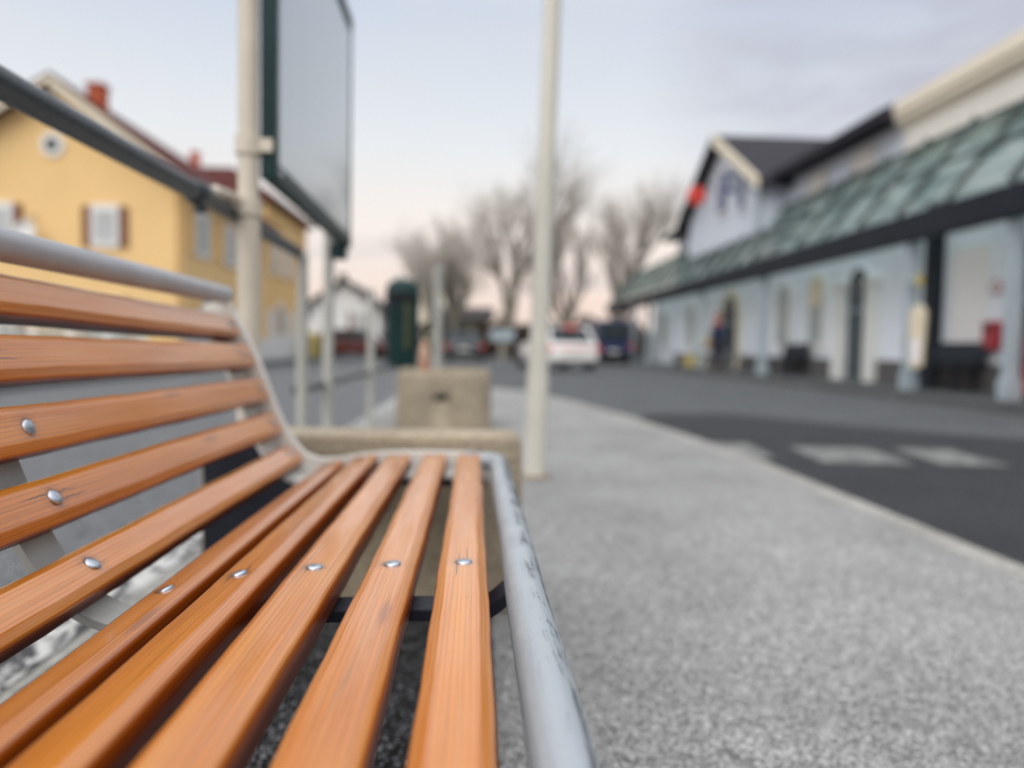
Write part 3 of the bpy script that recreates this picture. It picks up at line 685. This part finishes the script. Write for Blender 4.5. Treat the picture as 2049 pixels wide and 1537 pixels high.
MB().box(8.0, 8.6, 27.4, 28.4, .01, .36).build('body', M['yellowobj'], t, bevel=.03); MB().prism([(7.96,.36),(8.64,.36),(8.6,.46),(8.02,.42)], 27.36, 28.44).build('lid', M['yellowobj'], t, bevel=.02)

# ------------------------------------------------------------------ person and bicycle
def skin_fig(name, V, E, Rr, mat, parent, sub=1):
    me = bpy.data.meshes.new(name); me.from_pydata(V, E, []); o = bpy.data.objects.new(name, me); col.objects.link(o)
    sk = o.modifiers.new('skin', 'SKIN')
    for i, r in enumerate(Rr):
        rx = r if isinstance(r, tuple) else (r, r); me.skin_vertices[0].data[i].radius = rx
        me.skin_vertices[0].data[i].use_root = (i == 0)
    ss = o.modifiers.new('sub', 'SUBSURF'); ss.levels = sub; ss.render_levels = sub
    dg = bpy.context.evaluated_depsgraph_get(); m2 = bpy.data.meshes.new_from_object(o.evaluated_get(dg))
    o.modifiers.clear(); o.data = m2; m2.materials.clear(); m2.materials.append(mat)
    for p in m2.polygons: p.use_smooth = True
    o.parent = parent; return o
pr = thing('person', 'person in dark blue jacket and red hat standing at the station door', 'person', (7.62, 23.35, 0), R(-70))
V = [(0,0,.90),(0,0,1.08),(0,0.01,1.28),(0,.01,1.43),(0,.0,1.50),(0,-.015,1.58),(0,-.02,1.66),(0,-.01,1.72),
     (.10,0,.86),(.12,-.03,.48),(.12,.05,.09),(.12,-.10,.045),(-.10,0,.86),(-.11,-.08,.48),(-.11,.02,.09),(-.11,-.13,.045),
     (.19,.01,1.40),(.25,.0,1.13),(.23,-.16,.93),(.225,-.21,.88),(-.19,.01,1.40),(-.25,.02,1.13),(-.24,-.10,.90),(-.24,-.14,.84)]
Eg = [(0,1),(1,2),(2,3),(3,4),(4,5),(5,6),(6,7),(0,8),(8,9),(9,10),(10,11),(0,12),(12,13),(13,14),(14,15),(3,16),(16,17),(17,18),(18,19),(3,20),(20,21),(21,22),(22,23)]
Rr = [(.15,.11),(.14,.105),(.16,.11),(.13,.09),.055,.075,.085,.06,.095,.062,.042,.04,.095,.062,.042,.04,.068,.05,.036,.032,.068,.05,.036,.032]
skin_fig('body', V, Eg, Rr, M['skin'], pr)
JV = [V[i] for i in (0,1,2,3)] + [V[i] for i in (16,17,18,20,21,22)]
JV[0] = (0,0,.86)
skin_fig('jacket', JV, [(0,1),(1,2),(2,3),(3,4),(4,5),(5,6),(3,7),(7,8),(8,9)], [(.19,.14),(.175,.13),(.185,.13),(.135,.10),.085,.066,.050,.085,.066,.050], M['jacket'], pr)
skin_fig('trousers', [(0,0,.88)]+[V[i] for i in (8,9,10,12,13,14)], [(0,1),(1,2),(2,3),(0,4),(4,5),(5,6)], [(.15,.12),.108,.078,.062,.108,.078,.062], M['trousers'], pr)
for s, b in ((.12, (.05, -.10)), (-.11, (.02, -.13))):
    MB().sphere((s, b[0]-.075, .045), .10, 14, 8, (.46,1.25,.46)).build('shoe', M['black'], pr, smooth=True, world=False)
MB().sphere((0,-.012,1.715), .105, 16, 8, (.95,1.0,.85)).build('hat', M['hat'], pr, smooth=True, world=False)
MB().tube([(-.09,-.06,1.50),(0,-.11,1.46),(.09,-.06,1.50),(.08,.07,1.51),(-.08,.07,1.51),(-.09,-.06,1.50)], .045, 10).build('scarf', M['hat'], pr, smooth=True, world=False)
MB().sphere((0,-.105,1.625), .016, 8, 6).build('nose', M['skin'], pr, smooth=True, world=False)
for s in (-1, 1):
    hb = MB(); bx, by, bz = (.225,-.21,.88) if s > 0 else (-.24,-.14,.84)
    hb.sphere((bx, by-.025, bz-.03), .035, 10, 8, (.6,.9,1.3))
    for q in range(4): hb.tube([(bx, by-.05+.018*q, bz-.06), (bx-.004*s, by-.055+.018*q, bz-.095), (bx-.012*s, by-.05+.018*q, bz-.115+.006*abs(q-1))], [.009,.008,.006], 6)
    hb.tube([(bx, by-.05, bz-.02), (bx-.01*s, by-.08, bz-.05), (bx-.012*s, by-.085, bz-.07)], [.011,.009,.007], 6)
    hb.build('hand', M['skin'], pr, smooth=True, world=False)
tb = thing('shoulder_bag', 'beige shoulder bag hanging at the side of the person by the station door', 'bag', (7.62, 23.35, 0), R(-70))
MB().loft([[(-.34+.1*math.copysign(abs(math.cos(a))**.6,math.cos(a))*w, -.02+.17*w*math.copysign(abs(math.sin(a))**.6,math.sin(a)), z) for a in [2*math.pi*q/16 for q in range(16)]] for w, z in ((.6,.70),(.95,.73),(1,.85),(.97,1.0),(.8,1.06))]).build('pouch', M['bag'], tb, smooth=True, world=False)
MB().tube([(-.31,-.10,1.04),(-.27,-.08,1.25),(-.20,-.02,1.485),(-.21,.07,1.45),(-.30,.08,1.04)], .016, 8).build('strap', M['bag'], tb, smooth=True, world=False)

bk = thing('bicycle', 'dark bicycle with pale tyres parked beside the person at the station', 'bicycle', (7.55, 22.75, 0), R(-63))
def ring(c, Rr_, r, n=28, k=8):
    mb = MB(); vs = []; fs = []
    for i in range(n):
        a = 2*math.pi*i/n
        for j in range(k):
            b = 2*math.pi*j/k; rad = Rr_ + r*math.cos(b); vs.append((c[0]+r*math.sin(b), c[1]+rad*math.cos(a), c[2]+rad*math.sin(a)))
    for i in range(n):
        for j in range(k): fs.append((i*k+j, ((i+1) % n)*k+j, ((i+1) % n)*k+(j+1) % k, i*k+(j+1) % k))
    return mb.add(vs, fs)
for s in (-1, 1):
    w = ring((0,.53*s,.345), .32, .022).build('wheel', M['kerb'], bk, smooth=True, world=False)
    sb = MB()
    for q in range(14):
        a = 2*math.pi*q/14; sb.tube([(0,.53*s,.345),(0,.53*s+.31*math.cos(a),.345+.31*math.sin(a))], .0025, 5)
    sb.build('spokes', M['steel'], w, world=False)
fb = MB()
for a, b in (((0,-.53,.345),(0,-.12,.30)),((0,-.12,.30),(0,-.25,.82)),((0,-.12,.30),(0,.34,.78)),((0,-.23,.74),(0,.33,.84)),((0,-.53,.345),(0,-.23,.74)),((0,.53,.345),(0,.32,.95))): fb.tube([a, b], .018, 10)
fb.build('frame', M['carblue'], bk, smooth=True, world=False)
MB().tube([(-.28,.22,1.02),(-.15,.33,1.03),(0,.34,1.0),(.15,.33,1.03),(.28,.22,1.02)], .013, 8).build('handlebar', M['black'], bk, smooth=True, world=False)
MB().sphere((0,-.27,.90), .12, 14, 8, (.6,1.15,.3)).tube([(0,-.25,.80),(0,-.265,.88)], .014, 8).build('saddle', M['black'], bk, smooth=True, world=False)
MB().tube([(-.10,-.12,.18),(-.05,-.12,.30),(.05,-.12,.30),(.10,-.12,.42)], .012, 8).build('pedals', M['black'], bk, smooth=True, world=False)

# ------------------------------------------------------------------ houses on the left
h1 = thing('gabled_house', 'yellow gabled house with brown shutters, round attic window and brick chimney', 'house', (-11.0, 24, 0))
HY = 20.0
MB().prism([(-14.15,0),(-7.75,0),(-7.75,5.0),(-10.7,7.12),(-14.15,5.0)], HY, 28.4).build('wall', M['yellow'], h1)
def slope(x0, z0, x1, z1, y0, y1, th): return MB().prism([(x0,z0),(x1,z1),(x1,z1+th),(x0,z0+th)], y0, y1)
rf = slope(-10.7,7.16,-7.28,4.68,HY-.42,28.6,.15).prism([(-10.7,7.16),(-10.7,7.31),(-14.62,4.83),(-14.62,4.68)], HY-.42, 28.6).build('roof', M['roof'], h1)
MB().prism([(-10.7,7.06),(-7.26,4.56),(-7.26,4.70),(-10.7,7.21)], HY-.46, HY-.425).prism([(-10.7,7.06),(-10.7,7.21),(-14.64,4.70),(-14.64,4.56)], HY-.46, HY-.425).prism([(-10.7,7.14),(-7.30,4.66),(-7.60,4.66),(-10.7,6.92)], HY-.42, HY-.002).build('verge_board', M['cream'], rf)
c_ = MB().box(-10.24, -9.86, HY+.5, HY+.9, 6.2, 7.30).build('chimney', M['brick'], rf); MB().box(-10.28, -9.82, HY+.46, HY+.94, 7.30, 7.37).build('cap', M['brick'], c_)
def front_window(x0, x1, z0, z1, y, parent, shutters=True, ywall=1):
    f = MB().box(x0-.08, x1+.08, y-.06, y-.002, z0-.10, z1+.12).build('window', M['white'], parent)
    MB().box(x0+.04, (x0+x1)/2-.03, y-.072, y-.0605, z0+.04, z1-.04).box((x0+x1)/2+.03, x1-.04, y-.072, y-.0605, z0+.04, z1-.04).build('pane', M['glass'], f)
    if shutters:
        for a, b in ((x0-.30, x0-.085), (x1+.085, x1+.30)): MB().box(a, b, y-.055, y-.003, z0-.08, z1+.08).build('shutter', M['shutter'], f)
front_window(-9.82, -9.28, 3.12, 4.0, HY, h1); front_window(-12.46, -11.92, 3.12, 4.0, HY, h1)
front_window(-9.82, -9.28, .75, 1.65, HY, h1); front_window(-12.46, -11.92, .75, 1.65, HY, h1)
f = MB().lathe([(.30,-.05),(.30,0)], (-10.85,HY-.001,5.60), 28, 'y').build('attic_window', M['white'], h1); MB().lathe([(.16,-.062),(.16,-.051)], (-10.85,HY-.001,5.60), 24, 'y').build('pane', M['darkglass'], f)
def side_window(yc, w, z0, z1, x, parent, sh=True):
    f = MB().box(x+.002, x+.06, yc-w/2-.08, yc+w/2+.08, z0-.10, z1+.12).build('window', M['white'], parent)
    MB().box(x+.0605, x+.072, yc-w/2+.03, yc-.03, z0+.04, z1-.04).box(x+.0605, x+.072, yc+.03, yc+w/2-.03, z0+.04, z1-.04).build('pane', M['glass'], f)
    if sh:
        for s in (-1, 1): MB().box(x+.003, x+.055, yc+s*(w/2+.31)-.20, yc+s*(w/2+.31)+.20, z0-.06, z1+.06).build('shutter', M['orange'], f)
for yc in (21.7, 24.1, 26.8): side_window(yc, .95, 3.1, 4.15, -7.75, h1)
for yc in (22.2, 26.2): side_window(yc, .95, .95, 2.0, -7.75, h1)
MB().box(-7.749, -7.70, HY+.05, 28.35, 0, .75).build('plinth', M['white'], h1)
MB().tube([(-7.68,HY+.12,0),(-7.68,HY+.12,4.7)], .05, 10).build('downpipe', M['orange'], h1)
ds = thing('satellite_dish', 'small pale satellite dish on the yellow gable wall between the shuttered windows', 'satellite dish', (-11.35, HY-.02, 3.4))
MB().tube([(-11.30,HY-.003,3.8),(-11.36,HY-.22,3.72),(-11.36,HY-.22,3.40)], .03, 8).build('arm', M['post'], ds, smooth=True)
MB().lathe([(.02,-.28),(.15,-.31),(.26,-.38),(.255,-.39),(.02,-.30)], (-11.36,HY,3.36), 24, 'y').build('reflector', M['white'], ds, smooth=True)
h2 = thing('hipped_house', 'orange plastered house with maroon hipped roof behind the gabled yellow house', 'house', (-10.5, 32, 0))
MB().box(-13.4, -7.85, 28.75, 35.4, 0, 6.0).build('wall', M['orange'], h2)
rf = MB().loft([[(-13.8,28.5,5.95),(-7.5,28.5,5.95),(-7.5,35.8,5.95),(-13.8,35.8,5.95)], [(-13.8,28.5,6.1),(-7.5,28.5,6.1),(-7.5,35.8,6.1),(-13.8,35.8,6.1)], [(-11.9,30.4,7.5),(-9.6,30.4,7.5),(-9.6,33.9,7.5),(-11.9,33.9,7.5)]]).build('roof', M['roof'], h2)
MB().box(-11.2, -10.9, 30.2, 30.5, 6.6, 8.05).build('chimney', M['brick'], rf)
for yc in (29.8, 31.7, 33.9): side_window(yc, .9, 3.4, 4.6, -7.85, h2)
for yc in (30.6, 33.6): side_window(yc, .9, 1.0, 2.1, -7.85, h2)
MB().box(-7.849, -7.80, 28.8, 35.35, 0, 1.9).build('plinth', M['white'], h2)
h3 = thing('white_cottage', 'small far white cottage with dark gabled roof seen beside the grey sign post', 'house', (-7.4, 47, 0))
MB().prism([(-10.0,0),(-5.6,0),(-5.6,2.7),(-7.8,4.3),(-10.0,2.7)], 45, 53).build('wall', M['white'], h3)
rf = slope(-7.8,4.32,-5.0,2.30,44.6,53.3,.22).prism([(-7.8,4.32),(-7.8,4.54),(-10.6,2.52),(-10.6,2.30)], 44.6, 53.3).build('roof', M['darkroof'], h3)
MB().box(-8.3, -7.85, 46, 46.5, 3.9, 4.9).build('chimney', M['plinth'], rf)
front_window(-7.2, -6.5, 1.3, 2.5, 45, h3)
h4 = thing('low_garage', 'low drab building with dark flat roof behind the parked dark car', 'garage', (-1.0, 60, 0))
MB().box(-3.2, 1.0, 60, 66, RZ, 2.7).build('wall', M['drabwall'], h4); MB().box(-3.7, 1.5, 59.4, 66.4, 2.7, 3.7).build('roof', M['plinth'], h4, bevel=.1)
MB().box(-2.6, -.6, 59.95, 59.998, RZ+.02, 2.1).build('garage_door', M['darkglass'], h4)
h5 = thing('distant_house', 'tall beige house half hidden behind the bare trees on the left', 'house', (-3.5, 86, 0))
MB().box(-6.6, -1.0, 84, 92, RZ, 7.4).build('wall', M['cream'], h5)
MB().loft([[(-7.0,83.6,7.3),(-.6,83.6,7.3),(-.6,92.4,7.3),(-7.0,92.4,7.3)], [(-5.2,86.6,10.2),(-2.4,86.6,10.2),(-2.4,89,10.2),(-5.2,89,10.2)]]).build('roof', M['plinth'], h5)
front_window(-2.6, -1.6, 4.6, 6.2, 84, h5, False); front_window(-5.4, -4.4, 4.6, 6.2, 84, h5, False)
# garden fence in front of the yellow house
gf = thing('garden_fence', 'pale picket fence in front of the yellow gabled house', 'fence', (-11, 17.6, 0))
for k in range(46):
    x = -15 + k*.165; MB().prism([(x-.05,.05),(x+.05,.05),(x+.05,.92),(x,1.0),(x-.05,.92)], 17.58, 17.61).build('picket', M['post' if k % 5 else 'white'], gf)
MB().box(-15.1, -7.5, 17.612, 17.65, .25, .33).box(-15.1, -7.5, 17.612, 17.65, .70, .78).build('fence_rail', M['post'], gf)
t = thing('yellow_bin', 'pale yellow rounded bin at the foot of the orange house', 'bin', (-7.2, 33.2, 0))
MB().lathe([(.32,.02),(.36,.06),(.38,.7),(.36,.95),(.22,1.08),(.02,1.12)], (-7.15,33.2,.02), 20).build('body', M['yellowobj'], t, smooth=True)
MB().box(-7.45, -6.85, 32.82, 32.86, .72, .78).build('handle', M['yellow'], t)
t = thing('parking_sign', 'small round blue sign on a thin post in front of the orange house', 'sign', (-6.95, 31.0, 0))
MB().tube([(-6.9,31.0,.02),(-6.9,31.0,2.1)], .03, 8).build('post', M['post'], t); MB().lathe([(.24,-.02),(.24,.02)], (-6.9,30.95,1.85), 22, 'y').build('disc', M['signblue'], t)
t = thing('information_sign', 'pale rectangular sign on a short post beside the far road', 'sign', (1.15, 33, RZ))
MB().box(.65, 1.75, 32.97, 33.0, .90, 1.38).build('plate', M['bluegrey'], t, bevel=.01); MB().tube([(1.2,33.04,RZ),(1.2,33.04,1.35)], .04, 8).build('post', M['post'], t)
t = thing('street_post', 'thin grey post rising beyond the concrete planter', 'post', (-.84, 17, RZ))
MB().tube([(-.84,17,RZ),(-.84,17,1.2),(-.84,17,2.25)], [.095,.09,.08], 12).build('shaft', M['post'], t, smooth=True); MB().lathe([(.10,2.25),(.11,2.27),(.10,2.36),(.03,2.42)], (-.84,17,0), 14).build('cap', M['post'], t, smooth=True)
#PART4
# ------------------------------------------------------------------ vehicles
def make_car(name, label, loc, rz, paint_, ln=4.2, wd=1.76, ht=1.45, van=False, brake=False):
    t = thing(name, label, 'van' if van else 'car', loc, rz)
    h = wd/2; b0 = .24; belt = .92 if not van else 1.05
    # y runs front(-) to rear(+); rings of (half width, z) per station
    def ring_(y, w, zb, zt, tuck=.06):
        return [(-w+tuck,y,zb),(-w,y,zb+.16),(-w-.0,y,(zb+zt)/2),(-w+.03,y,zt-.06),(-w+.10,y,zt),(w-.10,y,zt),(w-.03,y,zt-.06),(w,y,(zb+zt)/2),(w,y,zb+.16),(w-tuck,y,zb)]
    L2 = ln/2
    stn = [(-L2, h*.80, .36, .58), (-L2+.10, h*.90, .26, .68), (-L2+.5, h*.98, b0, .80), (-L2+1.1, h, b0, belt-.02), (0, h, b0, belt), (L2-.7, h, b0, belt+.03), (L2-.18, h*.97, b0+.02, belt+.02), (L2-.03, h*.92, .30, belt-.08), (L2, h*.86, .36, belt-.2)]
    MB().loft([ring_(y, w, zb, zt) for y, w, zb, zt in stn]).build('body', paint_, t, smooth=True, angle=35, world=False)
    y0, y1, y2, y3 = ((-L2+.95, -L2+1.75, L2-.75, L2-.12) if not van else (-L2+.55, -L2+1.15, L2-.18, L2-.06))
    g = [(y0, h*.86, belt-.04), (y1, h*.74, ht-.05), (y2, h*.73, ht-.06), (y3, h*.84, belt-.02)]
    lo = [(-g[0][1],y0,belt-.05),(g[0][1],y0,belt-.05),(g[3][1],y3,belt-.03),(-g[3][1],y3,belt-.03)]
    hi = [(-g[1][1],y1,ht-.05),(g[1][1],y1,ht-.05),(g[2][1],y2,ht-.05),(-g[2][1],y2,ht-.05)]
    MB().loft([lo, hi]).build('windows', M['darkglass'] if not van else paint_, t, world=False, bevel=.03)
    MB().loft([[(p[0]*1.01, p[1], ht-.055) for p in hi], [(p[0]*.97, p[1]*.97+.02, ht) for p in hi]]).build('roof', paint_, t, world=False, bevel=.02)
    for s in (-1, 1):
        MB().tube([lo[3 if s < 0 else 2], hi[3 if s < 0 else 2]], .05, 8).build('pillar', paint_, t, world=False)
        MB().box(s*(h-.02)-.16 if s > 0 else -(h-.02)-.02, s*(h-.02)+.02 if s > 0 else -(h-.02)+.16, L2-.16, L2-.012, belt-.30, belt-.10).build('tail_light', M['lampred'], t, world=False, bevel=.02)
        MB().box(s*h*.70-.16, s*h*.70+.16, -L2-.005, -L2+.1, .56, .68).build('headlight', M['white'], t, world=False, bevel=.02)
        for yy in (-L2+.82, L2-.78):
            w = MB().lathe([(.20,-.10),(.31,-.10),(.325,-.06),(.325,.06),(.31,.10),(.20,.10)], (s*(h-.09),yy,.325), 22, 'x').build('wheel', M['black'], t, smooth=True, world=False, angle=30)
            MB().lathe([(.195,-.07),(.205,.0),(.19,.095),(.05,.108)], (s*(h-.09),yy,.325), 18, 'x').build('rim', M['steel'], w, smooth=True, world=False)
    MB().box(-h*.88, h*.88, L2-.10, L2+.05, .34, .54).build('bumper', paint_ if not van else M['black'], t, world=False, bevel=.04)
    MB().box(-.26, .26, L2+.03, L2+.055, .56, .67).build('number_plate', M['white'], t, world=False)
    if brake: MB().box(-.24, .24, L2-.60, L2-.42, ht-.12, ht-.02).build('brake_light', M['lampred'], t, world=False, bevel=.02); MB().box(-.5, .5, L2-.02, L2+.012, belt-.19, belt-.15).build('light_strip', M['lampred'], t, world=False)
    if van: MB().box(-h*.66, h*.66, L2-.05, L2-.03, 1.2, ht-.2).build('rear_window', M['darkglass'], t, world=False)
    return t
make_car('parked_car', 'white car with red tail lights just right of the cream pole', (2.78, 26.2, RZ), R(191), M['carwhite'], 4.4, 1.8, 1.50, brake=True)
make_car('parked_car', 'dark hatchback with round red tail lights beyond the concrete planter', (-.5, 37, RZ), R(180), M['cardark'], 4.0, 1.8, 1.45)
make_car('parked_car', 'maroon car parked in front of the far white cottage', (-6.1, 39, RZ), R(80), M['carred'], 4.3, 1.75, 1.5)
make_car('delivery_van', 'dark blue van parked beside the far end of the station canopy', (6.35, 37.5, RZ), R(184), M['carblue'], 4.9, 1.9, 2.1, van=True)
make_car('parked_car', 'black car parked between the blue van and the white car', (4.75, 41, RZ), R(-6), M['cardark'], 4.2, 1.76, 1.5)

# ------------------------------------------------------------------ trees and hedges
def bare_tree(label, x, y, h, seed, spread=1.0, levels=5, name='bare_tree', z0=RZ):
    rs = random.Random(seed); t = thing(name, label, 'tree', (x, y, z0), 0, None)
    tr = MB(); tw = MB()
    def grow(p, d, ln, r, lev):
        n = 4 if lev < 2 else 3; pts = [p]; q = Vector(p)
        dd = Vector(d)
        for i in range(n):
            dd = (dd + Vector((rs.gauss(0,.10), rs.gauss(0,.10), .05))).normalized(); q = q + dd*ln/n; pts.append(q.copy())
        rad = [max(.0085, r*(1-.5*i/n)) for i in range(n+1)]
        (tr if lev < 3 else tw).tube(pts, rad, 7 if lev < 2 else 4 if lev < 3 else 3, cap=False)
        if lev >= levels: return
        kids = (6, 5, 4, 4, 3, 3)[lev]
        for k in range(kids):
            f = rs.uniform(.35, 1.0) if k else 1.0
            i = min(n-1, int(f*n)); base = pts[i].lerp(pts[i+1], f*n-i) if f < 1 else pts[-1]
            az = rs.uniform(0, 6.28); tilt = rs.uniform(.25, .75)*spread*(1.0 if lev else .9)
            a = dd.orthogonal().normalized(); b = dd.cross(a)
            nd = (dd*math.cos(tilt) + (a*math.cos(az)+b*math.sin(az))*math.sin(tilt)).normalized()
            nd.z = max(nd.z, -.1) + .12
            grow(base, nd.normalized(), ln*rs.uniform(.58, .80), r*rs.uniform(.42, .58), lev+1)
    grow(Vector((x, y, z0)), Vector((rs.gauss(0,.03), 0, 1)), h*.34, h*.024, 0)
    tr.build('trunk', M['bark'], t, smooth=True); tw.build('crown', M['twig'], t)
bare_tree('tallest bare tree in the middle, just left of the cream lamp post', 1.7, 45, 14.4, 3, 1.05)
bare_tree('wide bare tree left of the tallest one, above the concrete planter', -1.3, 48, 11.4, 11, .85)
bare_tree('bare tree with a thick dark trunk just right of the cream lamp post', 5.9, 46, 11, 23, .8)
bare_tree('slim bare tree nearest the end of the station canopy', 8.4, 47, 12.4, 31, .8)
bare_tree('thin bare tree in front of the tall beige house', -3.1, 62, 11.5, 53, .8)
def hedge(label, x, y, w, d, h, seed, mat='hedge', name='hedge'):
    rs = random.Random(seed); t = thing(name, label, 'hedge', (x, y, RZ))
    lf = MB(); st_ = MB()
    for k in range(int(700*w*h/8)):
        a = rs.uniform(-1, 1); zz = rs.random()
        top = h*(1-.35*abs(a)**3)*(.86+.14*math.sin(a*7+seed))
        p = Vector((x + a*w/2, y + rs.uniform(-.5,.5)*d*(1-.3*zz), RZ + .05 + zz*top))
        s = rs.uniform(.10, .24); n1 = Vector((rs.gauss(0,1), rs.gauss(0,1), rs.gauss(0,1))).normalized(); a1 = n1.orthogonal().normalized()*s; b1 = n1.cross(a1).normalized()*s*.6
        lf.add([p-a1, p-b1, p+a1, p+b1], [(0,1,2,3)])
    for k in range(int(w*5)):
        xx = x + rs.uniform(-.45,.45)*w; st_.tube([(xx, y, RZ), (xx+rs.gauss(0,.15), y+rs.gauss(0,.2), RZ+h*rs.uniform(.6,.95))], [.03,.012], 5)
    st_.build('stems', M['bark'], t); lf.build('foliage', M[mat], t)
hedge('rounded brown winter hedge behind the blue van', 7.9, 44.5, 5.6, 2.2, 2.9, 5)
hedge('dark hedge behind the white car', 4.3, 49, 4.2, 1.6, 2.3, 6)
hedge('low dark hedge beside the dark hatchback', 1.6, 50, 3.4, 1.6, 2.9, 7)
hedge('dull green hedge left of the low garage', -4.6, 52, 4.0, 1.8, 3.0, 8, 'evergreen')
hedge('dark hedge in front of the white cottage, behind the litter bin', -4.2, 43, 2.2, 1.5, 2.2, 9, 'hedge')
hedge('long distant hedge closing the far end of the road', 2, 100, 70, 4, 4.2, 12, 'evergreen')

# ------------------------------------------------------------------ sky, sun
w = bpy.data.worlds.new('World'); scene.world = w; w.use_nodes = True
nt = w.node_tree; bg = nt.nodes['Background']
SUN_EL, SUN_AZ = R(42), R(212)
sky = N(nt, 'ShaderNodeTexSky'); sky.sky_type = 'NISHITA'; sky.sun_disc = False; sky.sun_elevation = SUN_EL; sky.sun_rotation = SUN_AZ; sky.air_density = 1.2; sky.dust_density = 2.0
co = N(nt, 'ShaderNodeTexCoord').outputs['Generated']
sx = N(nt, 'ShaderNodeSeparateXYZ'); L(nt, co, sx.inputs[0]); zz = sx.outputs[2]
veil = ramp(nt, zz, [(0.0, (.98,.74,.63)), (.07, (1.05,.84,.73)), (.15, (1.06,.96,.88)), (.25, (.90,.925,.95)), (.40, (.68,.75,.87)), (.58, (.95,.99,1.06)), (1.0, (2.25,2.3,2.4))])
el = [e for e in veil.color_ramp.elements]
mp = mapping(nt, co, (2.2, 2.2, 7.5), (.35, .1, 0)); cn = noise(nt, mp, 1.6, 6, .55, .35)
cm = ramp(nt, cn.outputs[0], [(.42, 0.0), (.60, 1.0)])
# the purple grey bank sits to the right and higher up; thin streaks near the horizon
def blob(dirv, inner, outer):
    d = N(nt, 'ShaderNodeVectorMath', operation='DOT_PRODUCT'); nv = N(nt, 'ShaderNodeVectorMath', operation='NORMALIZE'); L(nt, co, nv.inputs[0]); L(nt, nv.outputs[0], d.inputs[0]); d.inputs[1].default_value = Vector(dirv).normalized()
    return ramp(nt, d.outputs['Value'], [(outer, 0.0), (inner, 1.0)], 'EASE').outputs[0]
bl = blob((.60, 1.0, .37), .995, .945)
sk_ = math_n(nt, 'MULTIPLY', bl, math_n(nt, 'ADD', math_n(nt, 'MULTIPLY', cm.outputs[0], .65), .35))
gen = math_n(nt, 'MULTIPLY', cm.outputs[0], .22)
c1 = mix(nt, math_n(nt, 'MULTIPLY', sk_, .9), veil.outputs[0], (.47, .48, .60))
cs = noise(nt, mapping(nt, co, (1.6, 1.6, 22), (0, 0, .3)), 2.0, 4, .5); csr = ramp(nt, cs.outputs[0], [(.5, 0.0), (.66, 1.0)])
band_ = ramp(nt, zz, [(.04, 0.0), (.085, 1.0), (.16, 0.0)])
c1 = mix(nt, math_n(nt, 'MULTIPLY', math_n(nt, 'MULTIPLY', csr.outputs[0], band_.outputs[0]), .6), c1, (.60, .57, .63))
c1 = mix(nt, gen, c1, (.88, .86, .86))
sk2 = N(nt, 'ShaderNodeVectorMath', operation='SCALE'); L(nt, sky.outputs[0], sk2.inputs[0]); sk2.inputs['Scale'].default_value = .8
skc = mix(nt, 1, sky.outputs[0], (1, 1, 1), 'MULTIPLY')
bg.inputs['Strength'].default_value = .07; L(nt, skc, bg.inputs[0])
bg2 = N(nt, 'ShaderNodeBackground'); bg2.inputs['Strength'].default_value = 1.0; L(nt, c1, bg2.inputs[0])
ms = N(nt, 'ShaderNodeMixShader'); ms.inputs[0].default_value = .90; L(nt, bg.outputs[0], ms.inputs[1]); L(nt, bg2.outputs[0], ms.inputs[2]); L(nt, ms.outputs[0], nt.nodes['World Output'].inputs[0])
sl = bpy.data.lights.new('sun', 'SUN'); sl.energy = 1.85; sl.angle = R(60); sl.color = (1, .96, .90)
so = bpy.data.objects.new('sun', sl); col.objects.link(so)
sd = Vector((math.sin(SUN_AZ)*math.cos(SUN_EL), math.cos(SUN_AZ)*math.cos(SUN_EL), math.sin(SUN_EL)))
so.rotation_euler = sd.to_track_quat('Z', 'Y').to_euler(); so.location = (0, 0, 30)

# ------------------------------------------------------------------ camera
cd = bpy.data.cameras.new('camera'); cam = bpy.data.objects.new('camera', cd); col.objects.link(cam); scene.camera = cam
cd.sensor_width = 36; cd.sensor_fit = 'HORIZONTAL'; cd.lens = 1500/2049*36; cd.clip_start = .02; cd.clip_end = 2000
yaw, pitch, roll = R(2.89017), R(-2.86957), R(1.0)
fw = Vector((math.sin(yaw)*math.cos(pitch), math.cos(yaw)*math.cos(pitch), math.sin(pitch))); r_ = fw.cross(Vector((0,0,1))).normalized(); u_ = r_.cross(fw)
r2 = r_*math.cos(roll)+u_*math.sin(roll); u2 = -r_*math.sin(roll)+u_*math.cos(roll)
mt = Matrix((r2, u2, -fw)).transposed().to_4x4(); mt.translation = (0, 0, .66); cam.matrix_world = mt
cd.dof.use_dof = True; cd.dof.focus_distance = .70; cd.dof.aperture_fstop = 26.35/13.2; cd.dof.aperture_blades = 0

scene.view_settings.view_transform = 'Standard'; scene.view_settings.look = 'None'; scene.view_settings.exposure = 0; scene.view_settings.gamma = 1
scene.cycles.use_denoising = True
scene.cycles.max_bounces = 8
